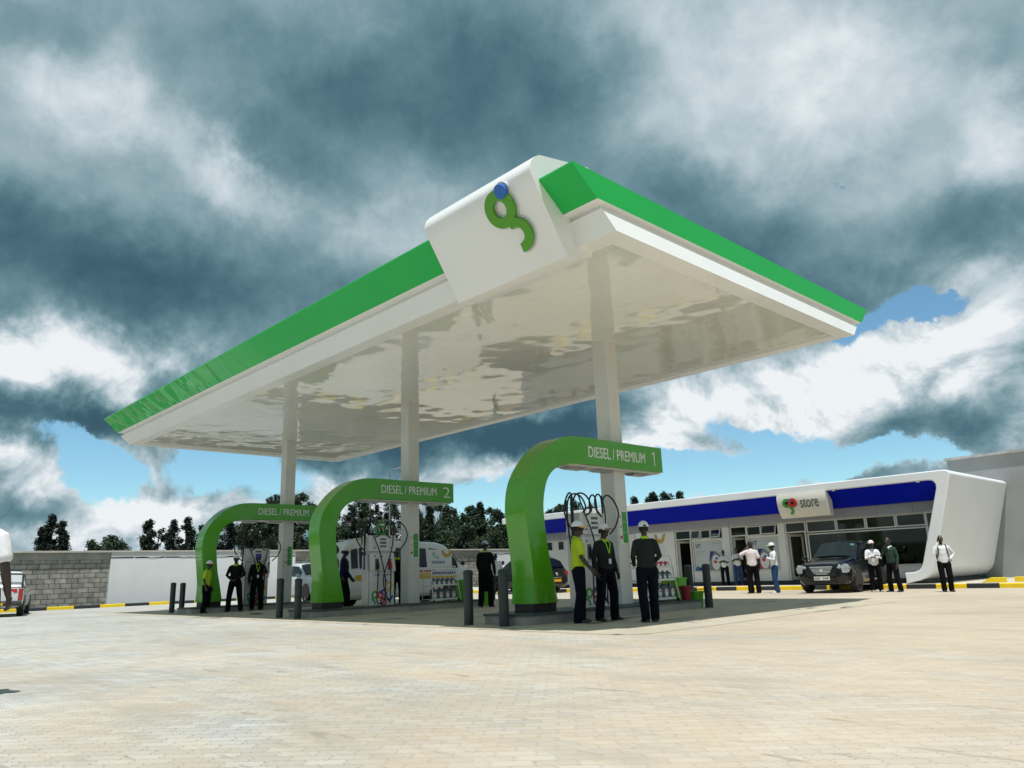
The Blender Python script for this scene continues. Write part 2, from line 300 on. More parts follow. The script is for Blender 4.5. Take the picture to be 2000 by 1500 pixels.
# far dirt ground reaching the horizon
sheet('ground', -2500, 2500, -2500, 2500, -.06, mat('dirt', (.16, .13, .08), .95, var=.3, scale=.05))
def paving_mat():
    M = mat('interlocking_pavers', (.50, .47, .39), .85); t, b = nodes_of(M); L = t.links.new; nd = t.nodes.new
    tc = nd('ShaderNodeTexCoord'); mp = nd('ShaderNodeMapping'); mp.inputs[2].default_value = (0, 0, R(-43)); L(tc.outputs['Object'], mp.inputs[0])
    sp = nd('ShaderNodeSeparateXYZ'); L(mp.outputs[0], sp.inputs[0])
    def M_(op, a, b_=None, c=None):
        n = nd('ShaderNodeMath'); n.operation = op
        for i, x in enumerate((a, b_, c)):
            if x is None: continue
            if isinstance(x, (int, float)): n.inputs[i].default_value = x
            else: L(x, n.inputs[i])
        return n.outputs[0]
    zx = M_('PINGPONG', M_('ADD', sp.outputs[1], 50.), .0281); x2 = M_('ADD', sp.outputs[0], M_('MULTIPLY', zx, .9))
    zy = M_('PINGPONG', M_('ADD', sp.outputs[0], 50.), .0281); y2 = M_('ADD', sp.outputs[1], M_('MULTIPLY', zy, .55))
    cb = nd('ShaderNodeCombineXYZ'); L(x2, cb.inputs[0]); L(y2, cb.inputs[1])
    br = nd('ShaderNodeTexBrick'); L(cb.outputs[0], br.inputs[0]); br.inputs['Scale'].default_value = 1; br.inputs['Mortar Size'].default_value = .0038
    br.inputs['Mortar Smooth'].default_value = .3; br.inputs['Brick Width'].default_value = .225; br.inputs['Row Height'].default_value = .1125; br.inputs['Bias'].default_value = 0
    br.inputs['Color1'].default_value = (.375, .375, .35, 1); br.inputs['Color2'].default_value = (.495, .49, .455, 1); br.inputs['Mortar'].default_value = (.18, .165, .135, 1)
    def nz(scale, det, rough=.6, st=(1, 1, 1)):
        m2 = nd('ShaderNodeMapping'); m2.inputs[3].default_value = st; m2.inputs[2].default_value = (0, 0, R(-43)); L(tc.outputs['Object'], m2.inputs[0])
        n = nd('ShaderNodeTexNoise'); n.inputs['Scale'].default_value = scale; n.inputs['Detail'].default_value = det; n.inputs['Roughness'].default_value = rough; L(m2.outputs[0], n.inputs[0]); return n.outputs[0]
    def ramp(v, a, b_, c0, c1):
        r = nd('ShaderNodeMapRange'); r.interpolation_type = 'SMOOTHSTEP'; L(v, r.inputs['Value']); r.inputs['From Min'].default_value = a; r.inputs['From Max'].default_value = b_
        r.inputs['To Min'].default_value = c0; r.inputs['To Max'].default_value = c1; return r.outputs[0]
    def mixc(fac, A, B, mode='MIX'):
        x = nd('ShaderNodeMix'); x.data_type = 'RGBA'; x.blend_type = mode
        if isinstance(fac, (int, float)): x.inputs[0].default_value = fac
        else: L(fac, x.inputs[0])
        for i, c in ((6, A), (7, B)):
            if isinstance(c, tuple): x.inputs[i].default_value = (*c, 1)
            else: L(c, x.inputs[i])
        return x.outputs[2]
    # orange soil dust gathers to the right of the forecourt, pale grey elsewhere
    dust = M_('ADD', M_('MULTIPLY', nz(.8, 6, .65, (.7, 1.6, 1)), 1.3), -.15); gx = M_('MULTIPLY_ADD', sp.outputs[0], .035, .50)
    fac = M_('MULTIPLY', ramp(M_('ADD', dust, gx), .75, 1.35, 0, .66), 1.)
    c = mixc(fac, br.outputs[0], (.50, .39, .26))
    c = mixc(ramp(nz(1.6, 6, .65, (1, 2.5, 1)), .52, .74, 0, .38), c, (.54, .53, .48))
    c = mixc(ramp(nz(2.3, 7, .7, (.6, 2.2, 1)), .53, .72, 0, .5), c, (.31, .28, .21))
    c = mixc(ramp(nz(7, 4, .6, (.6, 1.5, 1)), .60, .70, 0, .45), c, (.46, .33, .21))
    c = mixc(ramp(nz(22, 3, .6), .64, .70, 0, .6), c, (.20, .15, .10))
    c = mixc(ramp(nz(3.2, 5, .6, (.35, 1.8, 1)), .62, .68, 0, .45), c, (.19, .16, .13))
    c = mixc(ramp(nz(.9, 5, .6, (.6, 1.7, 1)), .50, .66, 0, .42), c, (.33, .305, .25))
    # big soft tyre-polished patches
    c = mixc(1., c, ramp(nz(.22, 3, .5), .3, .7, .88, 1.08), 'MULTIPLY')
    L(c, b.inputs['Base Color'])
    bp = nd('ShaderNodeBump'); bp.inputs['Strength'].default_value = .5; bp.inputs['Distance'].default_value = .004
    h = M_('SUBTRACT', M_('MULTIPLY', nz(60, 3), .6), M_('MULTIPLY', br.outputs['Fac'], 1.)); L(h, bp.inputs['Height']); L(bp.outputs[0], b.inputs['Normal'])
    return M
sheet('paving', -38, 60, -60, 18.7, 0, paving_mat())
def slab_mat():
    M = mat('forecourt_concrete', (.44, .39, .30), .8, var=.1, scale=.8, bump=.2, bscale=30); t, b = nodes_of(M); L = t.links.new; nd = t.nodes.new
    tc = nd('ShaderNodeTexCoord'); mp = nd('ShaderNodeMapping'); mp.inputs[3].default_value = (1.1, .45, 1); mp.inputs[2].default_value = (0, 0, R(12)); L(tc.outputs['Object'], mp.inputs[0])
    n = nd('ShaderNodeTexNoise'); n.inputs['Scale'].default_value = 1.1; n.inputs['Detail'].default_value = 5; n.inputs['Distortion'].default_value = 1.4; L(mp.outputs[0], n.inputs[0])
    r = nd('ShaderNodeMapRange'); r.interpolation_type = 'SMOOTHSTEP'; r.inputs['From Min'].default_value = .60; r.inputs['From Max'].default_value = .66; L(n.outputs[0], r.inputs[0])
    src = b.inputs['Base Color'].links[0].from_socket
    x = nd('ShaderNodeMix'); x.data_type = 'RGBA'; L(r.outputs[0], x.inputs[0]); L(src, x.inputs[6]); x.inputs[7].default_value = (.10, .085, .07, 1); L(x.outputs[2], b.inputs['Base Color'])
    r2 = nd('ShaderNodeMapRange'); L(r.outputs[0], r2.inputs[0]); r2.inputs['To Min'].default_value = .8; r2.inputs['To Max'].default_value = .35; L(r2.outputs[0], b.inputs['Roughness'])
    return M
b = MB(); pts = []
x0, x1, y0, y1, rr = -27.2, -.35, .15, 10.6, .5
for cx, cy, a0 in ((x1-rr, y1-rr, 0), (x0+rr, y1-rr, 90), (x0+rr, y0+rr, 180), (x1-rr, y0+rr, 270)):
    for k in range(7): a = R(a0+k*15); pts.append((cx+rr*math.cos(a), cy+rr*math.sin(a)))
b.add([(p[0], p[1], .004) for p in pts], [tuple(range(len(pts)))])
tag(build('forecourt_slab', b, slab_mat()), kind='structure')
# kerbs
def kerb(axis, lo, hi, step, phase, a0, a1, h=.15, z=0.):
    b = MB(); k = math.floor((lo-phase)/step)
    while phase+k*step < hi:
        s0 = max(phase+k*step, lo); s1 = min(phase+(k+1)*step-.012, hi); b.cur = k % 2
        pr = [(a0, z-.03), (a0, h-.02), (a0+(.02 if a1 > a0 else -.02), h), (a1, h), (a1, z-.03)]
        if s1 > s0+.02: b.prism(pr, 'x' if axis == 'x' else 'y', s0, s1)
        k += 1
    return tag(build('kerb', b, [YEL, BLK]), kind='structure')
kerb('x', -34, 14, .92, -4.12, 18.70, 18.85)
kerb('y', -40, 34, 1.18, -1.81, -36.30, -36.45)
sheet('sidewalk', -36.4, 14, 18.85, 26.5, .146, mat('sidewalk_concrete', (.50, .46, .38), .85, var=.12, scale=1.2, bump=.2, bscale=40))
sheet('verge', -41, -36.45, -40, 45, .11, mat('dark_soil', (.045, .040, .030), .95, var=.5, scale=2.5, bump=.6, bscale=15))
# ================================================================== BOUNDARY WALLS
def brick_mat():
    M = mat('concrete_block', (.36, .34, .30), .9); t, b = nodes_of(M); L = t.links.new; nd = t.nodes.new
    tc = nd('ShaderNodeTexCoord'); sp = nd('ShaderNodeSeparateXYZ'); L(tc.outputs['Object'], sp.inputs[0]); cb = nd('ShaderNodeCombineXYZ'); L(sp.outputs[1], cb.inputs[0]); L(sp.outputs[2], cb.inputs[1])
    nzv = nd('ShaderNodeTexNoise'); nzv.inputs['Scale'].default_value = 5; L(tc.outputs['Object'], nzv.inputs[0])
    sc_ = nd('ShaderNodeVectorMath'); sc_.operation = 'SCALE'; sc_.inputs['Scale'].default_value = .05; L(nzv.outputs['Color'], sc_.inputs[0])
    ad = nd('ShaderNodeVectorMath'); L(cb.outputs[0], ad.inputs[0]); L(sc_.outputs[0], ad.inputs[1])
    br = nd('ShaderNodeTexBrick'); L(ad.outputs[0], br.inputs[0]); br.inputs['Scale'].default_value = 1; br.inputs['Mortar Size'].default_value = .022; br.inputs['Mortar Smooth'].default_value = .4
    br.inputs['Brick Width'].default_value = .54; br.inputs['Row Height'].default_value = .255; br.inputs['Color1'].default_value = (.30, .285, .245, 1); br.inputs['Color2'].default_value = (.42, .40, .355, 1); br.inputs['Mortar'].default_value = (.14, .13, .115, 1)
    n = nd('ShaderNodeTexNoise'); n.inputs['Scale'].default_value = 3; n.inputs['Detail'].default_value = 6; L(tc.outputs['Object'], n.inputs[0])
    r = nd('ShaderNodeMapRange'); r.inputs['From Min'].default_value = .3; r.inputs['From Max'].default_value = .7; r.inputs['To Min'].default_value = .7; r.inputs['To Max'].default_value = 1.25; L(n.outputs[0], r.inputs[0])
    x = nd('ShaderNodeMix'); x.data_type = 'RGBA'; x.blend_type = 'MULTIPLY'; x.inputs[0].default_value = 1; L(br.outputs[0], x.inputs[6]); L(r.outputs[0], x.inputs[7]); L(x.outputs[2], b.inputs['Base Color'])
    bp = nd('ShaderNodeBump'); bp.inputs['Strength'].default_value = .8; bp.inputs['Distance'].default_value = .02; bp.invert = True; L(br.outputs['Fac'], bp.inputs['Height']); L(bp.outputs[0], b.inputs['Normal'])
    return M
BRK = brick_mat(); COP = mat('wall_coping', (.52, .49, .43), .85, var=.15, scale=2, bump=.2)
PLA = mat('white_render', (.84, .85, .85), .75, var=.04, scale=1, bump=.1); STRIPM = mat('pale_render', (.60, .60, .58), .85, var=.08, scale=1.5); BARE = mat('bare_render', (.34, .32, .285), .9, var=.2, scale=1.5, bump=.3)
for (ya, yb, kind, lab) in ((-40, 3.95, 0, 'unpainted grey concrete block boundary wall on the left side, brick courses showing'),
                      (3.95, 14.9, 1, 'white painted boundary wall with bare strip on top, left of the far green arch'),
                      (14.9, 30.6, 0, 'unpainted grey block boundary wall behind the white minivan'),
                      (30.6, 60, 1, 'white painted boundary wall far behind the middle of the forecourt')):
    t = thing('boundary_wall', lab, 'wall', (-39.1, (ya+yb)/2, 0), 'sections of the boundary wall')
    if kind == 0:
        build('wall_face', MB().box(-39.3, -39.03, ya, yb-.005, 0, 2.46), BRK, t)
        build('ring_beam', MB().box(-39.3, -38.97, ya, yb-.005, 2.46, 2.83), BARE, t)
    else:
        build('wall_face', MB().box(-39.3, -38.90, ya, yb-.005, 0, 2.52), PLA, t)
        yy = ya; bb = MB(); rnd = random.Random(5); top = []; bot = []
        while yy < yb: top.append((yy, 2.83)); bot.append((yy, 2.56+rnd.uniform(-.035, .04))); yy += .35
        top.append((yb-.005, 2.83)); bot.append((yb-.005, 2.55))
        bb.prism(top+bot[::-1], 'x', -39.3, -38.88); build('unpainted_strip', bb, STRIPM, t)
    build('coping', MB().box(-39.36, -38.84, ya, yb, 2.83, 2.93), COP, t, bevel=.01)
# ================================================================== CANOPY
cn = thing('station_canopy', 'large fuel station canopy with white soffit, green edge and raised white logo box', 'canopy', (-12.03, 4.54, 0))
def ring(a0, aL, b0, bW, z): return [(-a0, b0, z), (-a0, bW, z), (-aL, bW, z), (-aL, b0, z)]
r0 = ring(0, 24.06, 0, 9.08, 6.28); rw = ring(.14, 24.62, -.17, 9.72, 6.68); rg1 = ring(.2, 24.52, -.10, 9.66, 6.69); rg2 = ring(.2, 24.50, -.10, 9.66, 6.765)
g1 = ring(.090, 24.56, -.32, 9.91, 6.788); g2 = ring(.105, 24.42, -.877, 10.40, 7.227); g3 = ring(.105, 24.42, -.877, 10.40, 7.26); g4 = ring(.17, 24.34, -.80, 10.32, 7.26); g5 = ring(.30, 24.2, -.60, 10.1, 7.14)
ri = ring(.38, 23.7, .36, 8.74, 6.279); ri2 = ring(.38, 23.7, .36, 8.74, 6.33)
def strip(rings, seg=1):
    b = MB(); b.loft(rings, cap=False); return b
lf = mat('lower_fascia_white', (.86, .86, .84), .3, var=.03, scale=.7, coat=.2)
build('lower_fascia', strip([ri2, ri, r0, rw, rg1, rg2, g1]), lf, cn)
def fascia_green():
    M = mat('fascia_green', (.022, .47, .095), .42, var=.04, scale=.6, coat=0, spec=.22); t, b = nodes_of(M); L = t.links.new; nd = t.nodes.new
    tc = nd('ShaderNodeTexCoord'); mp = nd('ShaderNodeMapping'); mp.inputs[3].default_value = (1.5, 1, .9); L(tc.outputs['Object'], mp.inputs[0])
    n = nd('ShaderNodeTexNoise'); n.inputs['Scale'].default_value = .95; n.inputs['Detail'].default_value = 1; n.inputs['Distortion'].default_value = .4; L(mp.outputs[0], n.inputs[0])
    sp = nd('ShaderNodeSeparateXYZ'); L(tc.outputs['Object'], sp.inputs[0])
    r = nd('ShaderNodeMapRange'); L(sp.outputs[0], r.inputs[0]); r.inputs['From Min'].default_value = 1.0; r.inputs['From Max'].default_value = -3.; r.inputs['To Min'].default_value = .04; r.inputs['To Max'].default_value = 1.
    bp = nd('ShaderNodeBump'); bp.inputs['Distance'].default_value = .16; L(r.outputs[0], bp.inputs['Strength']); L(n.outputs[0], bp.inputs['Height']); L(bp.outputs[0], b.inputs['Normal'])
    for nm_, a_, c_ in (('Roughness', .42, .12), ('Specular IOR Level', .2, .6)):
        r3 = nd('ShaderNodeMapRange'); L(r.outputs[0], r3.inputs[0]); r3.inputs['To Min'].default_value = a_; r3.inputs['To Max'].default_value = c_; L(r3.outputs[0], b.inputs[nm_])
    return M
build('green_fascia', strip([g1, g2, g3, g4, g5]), fascia_green(), cn)
b = MB(); b.add(g5, [(0, 1, 2, 3)]); build('roof_deck', b, mat('roof_sheet', (.4, .4, .4), .5), cn)
def soffit_mat():
    M = mat('soffit_panels', (.74, .75, .69), .05, var=.03, scale=.5, coat=0., spec=.7); t, b = nodes_of(M); L = t.links.new; nd = t.nodes.new
    tc = nd('ShaderNodeTexCoord'); sp = nd('ShaderNodeSeparateXYZ'); L(tc.outputs['Object'], sp.inputs[0])
    m1 = nd('ShaderNodeMath'); m1.operation = 'PINGPONG'; m1.inputs[1].default_value = .15; L(sp.outputs[1], m1.inputs[0])
    r = nd('ShaderNodeMapRange'); L(m1.outputs[0], r.inputs[0]); r.inputs['From Min'].default_value = 0; r.inputs['From Max'].default_value = .012; r.inputs['To Min'].default_value = .84; r.inputs['To Max'].default_value = 1
    src = b.inputs['Base Color'].links[0].from_socket; x = nd('ShaderNodeMix'); x.data_type = 'RGBA'; x.blend_type = 'MULTIPLY'; x.inputs[0].default_value = 1
    L(src, x.inputs[6]); L(r.outputs[0], x.inputs[7]); L(x.outputs[2], b.inputs['Base Color'])
    # each long panel sags and twists a little on its own, so reflections break up
    fl = nd('ShaderNodeMath'); fl.operation = 'SNAP'; fl.inputs[1].default_value = .3; L(sp.outputs[1], fl.inputs[0])
    cb = nd('ShaderNodeCombineXYZ'); L(sp.outputs[0], cb.inputs[0]); m2 = nd('ShaderNodeMath'); m2.operation = 'MULTIPLY'; m2.inputs[1].default_value = 3.; L(fl.outputs[0], m2.inputs[0]); L(m2.outputs[0], cb.inputs[1])
    n = nd('ShaderNodeTexNoise'); n.inputs['Scale'].default_value = .55; n.inputs['Detail'].default_value = 2; L(cb.outputs[0], n.inputs[0])
    n2 = nd('ShaderNodeTexNoise'); n2.inputs['Scale'].default_value = .9; n2.inputs['Detail'].default_value = 1; L(tc.outputs['Object'], n2.inputs[0])
    ad = nd('ShaderNodeMath'); ad.operation = 'MULTIPLY_ADD'; ad.inputs[1].default_value = .5; L(n.outputs[0], ad.inputs[0]); L(n2.outputs[0], ad.inputs[2])
    bp = nd('ShaderNodeBump'); bp.inputs['Strength'].default_value = .42; bp.inputs['Distance'].default_value = .06; L(ad.outputs[0], bp.inputs['Height']); L(bp.outputs[0], b.inputs['Normal'])
    return M
b = MB(); b.add(ri2, [(0, 1, 2, 3)]); build('soffit', b, soffit_mat(), cn)
COLM = mat('column_cladding', (.66, .66, .63), .5, var=.06, scale=1.5, bump=.08, bscale=90)
for k in range(3):
    X = -8.07*k
    c = build('column', MB().box(X-4.53, X-4.12, 4.62, 5.03, .2, 6.42), COLM, cn, bevel=.012)
    p = build('number_plate', MB().box(X-4.119, X-4.108, 4.665, 4.985, 1.5, 2.28), mat('plate_white', (.7, .7, .68), .5), c)
    sg = MB()
    for j in range(3): sg.box(X-4.108, X-4.100, 4.80, 4.965, 1.545+j*.235, 1.545+j*.235+.225)
    build_each('green_notice', sg, LGRN, p)
    ic = MB()
    for j, zz in enumerate((1.67, 1.90, 2.13)):
        ic.cur = 1 if j == 0 else 0; ic.lathe([(.036, 0), (.036, .006)] if j == 0 else [(.03, 0), (.03, .004)], 16, (X-4.108, 4.735, zz), 'x')
    build_each('notice_icon', ic, [mat('pale_red', (.5, .28, .26), .5), LRED], p)
# raised logo box
S0 = Vector((0, -.27, 6.05)); SD = Vector((0, -.93, 1.47)).normalized(); SN = Vector((0, -SD.z, SD.y)).normalized()
if SN.y > 0: SN = -SN
def sp(a, t, d=0.): q = S0 + SD*t + SN*d; return Vector((-a, q.y, q.z))
prof = [(.38, 6.21), (-.14, 6.03), (-.27, 6.05)]
for t_, d_ in ((.4, 0), (.8, 0), (1.2, 0), (1.50, 0)): q = sp(0, t_); prof.append((q.y, q.z))
q = sp(0, 1.54)
cyy, czz = q.y+.38, q.z-.03
for an in (168, 150, 130, 110, 92): prof.append((cyy+.38*math.cos(R(an)), czz+.42*math.sin(R(an))))
prof += [(0.4, 7.95), (1.6, 7.55), (1.6, 7.16), (.38, 7.16)]
lb = build('logo_box', MB().prism(prof, 'x', -3.71, -.85), mat('logo_box_white', (.86, .86, .84), .3, var=.03, scale=.7, coat=.2), cn, smooth=40)
def stroke(path, w, closed=False):
    L_ = []; R_ = []
    n = len(path)
    for i, p in enumerate(path):
        a = path[(i-1) % n] if closed else path[max(i-1, 0)]; c = path[(i+1) % n] if closed else path[min(i+1, n-1)]
        d = Vector((c[0]-a[0], c[1]-a[1])).normalized(); nn = Vector((-d.y, d.x))*w/2
        L_.append((p[0]+nn.x, p[1]+nn.y)); R_.append((p[0]-nn.x, p[1]-nn.y))
    return L_, R_
def ribbon(mb, path, w, place, d0, d1, closed=False):
    L_, R_ = stroke(path, w, closed); rings = [[place(*l, d0), place(*l, d1), place(*r, d1), place(*r, d0)] for l, r in zip(L_, R_)]
    if closed: rings.append(rings[0]); mb.loft(rings, cap=False)
    else: mb.loft(rings)
def circ(cx, cy, rx, ry, a0=0, a1=360, n=40): return [(cx+rx*math.cos(R(a0+(a1-a0)*k/n)), cy+ry*math.sin(R(a0+(a1-a0)*k/n))) for k in range(n if a1-a0 == 360 else n+1)]
def disc(mb, cx, cy, r, place, d0, d1, n=32):
    mb.loft([[place(*p, d0) for p in circ(cx, cy, r, r, n=n)], [place(*p, d1) for p in circ(cx, cy, r, r, n=n)]])
pg = lambda x, y, d: sp(3.70-x, y, d-.015)      # x runs to the right on the box face
cx = 3.85-1.85
tail = circ(3.85-1.72, .665, .235, .225, 112, -95, 26)
for nm, ww, d0, d1, m_ in (('emblem_backing', .06, .0, .055, mat('backing_metal', (.62, .64, .68), .35, .3)), ('emblem', 0, .055, .12, mat('emblem_leaf_green', (.085, .33, .012), .35))):
    b = MB(); ribbon(b, circ(cx, 1.19, .24, .24), .18+ww, pg, d0, d1, True)
    ribbon(b, tail, .165+ww, pg, d0+.0015, d1-.002)
    if nm == 'emblem_backing': disc(b, 3.85-1.66, 1.46, .145, pg, d0-.003, d1+.003)
    eb = build(nm, b, m_, lb)
b = MB(); disc(b, 3.85-1.66, 1.45, .125, pg, .075, .15); build('emblem_dot', b, LBLUE, lb)
# drain holes in the soffit lip
# ================================================================== ISLANDS AND ARCHES
outer = [(1.57, .36), (1.60, .9), (1.55, 1.4), (1.48, 1.93), (1.46, 2.3), (1.55, 2.72), (1.80, 3.12), (2.17, 3.48), (2.62, 3.72), (3.15, 3.80), (4.2, 3.8), (6.18, 3.8)]
inner = [(2.28, .36), (2.17, .9), (2.06, 1.4), (2.0, 1.9), (1.98, 2.25), (2.03, 2.55), (2.14, 2.82), (2.36, 3.03), (2.72, 3.16), (3.2, 3.2), (4.2, 3.2), (6.18, 3.2)]
oc = catmull(outer, 5); ic_ = catmull(inner, 5)
oc = oc[:50]+[(y, 3.8) for y, z in oc[50:]]; ic_ = ic_[:50]+[(y, 3.2) for y, z in ic_[50:]]
ord_ = ('nearest', 'middle', 'farthest')
for k in range(3):
    X = -8.07*k
    isl = thing('pump_island', f'raised concrete pump island with dark edge, {ord_[k]} of the three', 'pump island', (X-4.2, 4.05, 0), 'pump islands')
    def rr_(x0, x1, y0, y1, r):
        out = []
        for cx_, cy_, a0 in ((x1-r, y1-r, 0), (x0+r, y1-r, 90), (x0+r, y0+r, 180), (x1-r, y0+r, 270)):
            for q in range(5): a = R(a0+q*22.5); out.append((cx_+r*math.cos(a), cy_+r*math.sin(a)))
        return out
    build('island_body', MB().prism(rr_(X-4.79, X-3.61, 1.11, 7.0, .08), 'z', 0.0, .165), CONC, isl)
    build('island_top', MB().prism(rr_(X-4.82, X-3.58, 1.08, 7.03, .09), 'z', .165, .2), mat('island_edge', (.05, .075, .07), .6, var=.3, scale=3), isl)
    ar = thing('pump_arch', ('green curved arch marked diesel premium 1, closest to the camera', 'green curved arch marked diesel premium 2, in the middle', 'green curved arch farthest left, its end hidden by the next arch')[k], 'arch', (X-4.15, 1.95, .2), 'green arches over the pumps')
    b = MB(); b.loft([[(X-3.85, o[0], o[1]), (X-4.45, o[0], o[1]), (X-4.45, i[0], i[1]), (X-3.85, i[0], i[1])] for o, i in zip(oc, ic_)])
    fr_ = build('frame', b, GREENA, ar, smooth=40, bevel=.008)
    build('base', MB().box(X-4.42, X-3.88, 1.62, 2.25, .2, .36), DARK, ar)
    place_text('DIESEL / PREMIUM', (X-3.848, 3.46, 3.385 if k else 3.37), (0, 1, 0), (0, 0, 1), 2.03, .245, 'lettering', LETW, ar, .006)
    if k == 0: nb_ = MB(); nb_.prism([(5.845, 3.34), (5.875, 3.34), (5.875, 3.67), (5.85, 3.67), (5.775, 3.635), (5.775, 3.605), (5.845, 3.635)], 'x', X-3.849, X-3.842); build('number', nb_, LETW, ar)
    if k == 1: place_text(str(k+1), (X-3.848, 5.76, 3.34), (0, 1, 0), (0, 0, 1), (.10, .27)[k], .33, 'number', LETW, ar, .006, -.012)
    lp = build('light_panel', MB().box(X-4.40, X-3.90, 2.85, 6.1, 3.165, 3.198), mat('light_panel_white', (.62, .61, .55), .4), ar)
    for yy in (3.0, 3.95, 5.25): build('downlight', MB().box(X-4.28, X-4.02, yy, yy+.55, 3.125, 3.165).box(X-4.24, X-4.06, yy+.05, yy+.5, 3.11, 3.125), STEEL, lp)
# ================================================================== STORE
stt = thing('store_building', 'low white shop building with blue fascia, slanted right end and glazed front', 'building', (-12.5, 22.6, .146))
def arc(cx, cy, r, a0, a1, n=8): return [(cx+r*math.cos(R(a0+(a1-a0)*k/n)), cy+r*math.sin(R(a0+(a1-a0)*k/n))) for k in range(n+1)]
# right end frame profile (x,z): roof band, leaning end wall and foot
d_ = Vector((-2.45+1.42, .60-3.88)).normalized()
outl = [(-24, 3.90), (-1.85, 3.90)] + arc(-1.66, 3.70, .20, 90, 15, 6)[1:] + [(-2.33, .95)] + [(-2.40, .72), (-2.52, .52), (-2.70, .36), (-2.95, .26), (-3.42, .15)]
inn = [(-3.42, .52), (-3.12, .53), (-2.93, .60), (-2.82, .74), (-2.74, .98)] + [(-1.98, 3.30), (-1.98, 3.46), (-2.06, 3.57), (-2.2, 3.60), (-24, 3.60)]
b = MB(); pr_ = outl+inn; n_ = len(pr_)
b.loft([[(x+.03, 19.42, z-.03) if 0 else (x, 19.34, z) for x, z in pr_], [(x, 26.0, z) for x, z in pr_]])
frm = build('frame', b, mat('store_frame_white', (.80, .81, .835), .4, var=.03, scale=.6, bump=.04, bscale=4), stt, smooth=35, bevel=.03)
# foot plinth
build_each('plinth', MB().box(-23.5, -3.42, 20.72, 21.0, .146, .31).box(-3.42, -2.78, 19.5, 25.9, .146, .26), mat('plinth_dark', (.04, .045, .05), .7), stt)
# fascia and band
build('blue_fascia', MB().prism([(19.46, 3.60), (19.52, 3.60), (20.12, 2.98), (20.06, 2.98)], 'x', -23.4, -1.99-.0).box(-23.4, -2.2, 20.08, 20.6, 2.975, 2.99), BLUE, stt)
# end of blue panel leans with the frame
b = MB()
for k in range(17): x = -23.4+k*1.26; b.box(x, min(x+1.25, -2.0), 20.55, 20.60, 2.62, 3.06)
b.cur = 1; b.box(-23.4, -2.05, 20.601, 20.64, 2.60, 3.08)
build('grey_band', b, [BANDG, mat('band_joint', (.6, .6, .58), .6)], stt)
# front wall as piers, sill walls and header
b = MB()
B0 = 20.70; B1 = 20.90
b.box(-23.4, -13.78, B0, B1, .31, 2.60)
for a, c in ((-11.28, -10.92), (-8.66, -8.36), (-2.9, -2.45)): b.box(a, c, B0, B1, .31, 2.60)
for a, c in ((-12.86, -11.28), (-10.08, -8.66), (-7.42, -2.9)): b.box(a, c, B0+.002, B1, .31, .74)
wl = build('wall', b, WHITEP, stt)
b = MB()
b.box(-23.4, -23.2, B1, 26, .146, 3.6); b.box(-23.4, -2.9, 25.8, 26, .146, 3.6)
b.box(-23.2, -2.7, B0, 26, 3.08, 3.3)
build('back_wall', b, WHITEP, stt)
build('shop_floor', MB().box(-23.2, -3.3, B1, 25.8, .16, .31), mat('shop_floor', (.18, .17, .15), .4), stt)
build_each('partition', MB().box(-11.15, -11.05, B1, 25.8, .31, 3.08).box(-8.56, -8.46, B1, 25.8, .31, 3.08).box(-16, -15.9, B1, 25.8, .31, 3.08), mat('interior_wall', (.42, .42, .32), .8), stt)
def window(x0, x1, z0, z1, t=.045, name='window', pane=True, y=B0+.03):
    fb = MB(); fb.box(x0, x0+t, y, y+.07, z0, z1); fb.box(x1-t, x1, y, y+.07, z0, z1); fb.box(x0+t, x1-t, y+.001, y+.069, z0, z0+t); fb.box(x0+t, x1-t, y+.001, y+.069, z1-t, z1)
    f = build(name, fb, ALU, stt)
    if pane: build('pane', MB().box(x0+t, x1-t, y+.03, y+.036, z0+t, z1-t), PANE, f)
    return f
def vent(x0, x1, z0, z1, ang):
    y = B0-.005; h = z1-z0; s_, c_ = math.sin(R(ang)), math.cos(R(ang))
    def pt(x, u_, w_): return (x, y-u_*s_-w_*c_+.0, z1-u_*c_+w_*s_)
    fb = MB()
    def bx(xa, xb, u0, u1, w0, w1): fb.add([pt(x, u_, w_) for w_ in (w0, w1) for u_ in (u0, u1) for x in (xa, xb)], [(0, 1, 3, 2), (4, 6, 7, 5), (0, 4, 5, 1), (2, 3, 7, 6), (0, 2, 6, 4), (1, 5, 7, 3)])
    t = .035; bx(x0, x0+t, 0, h, 0, .03); bx(x1-t, x1, 0, h, 0, .03); bx(x0+t, x1-t, 0, t, 0, .03); bx(x0+t, x1-t, h-t, h, 0, .03)
    f = build('hinged_window', fb, ALU, stt); fb = MB(); bx2 = [pt(x, u_, .015) for u_ in (t, h-t) for x in (x0+t, x1-t)]
    fb.add(bx2, [(0, 1, 3, 2)]); build('pane', fb, PANE, f)
HD = mat('door_metal', (.66, .66, .62), .4)
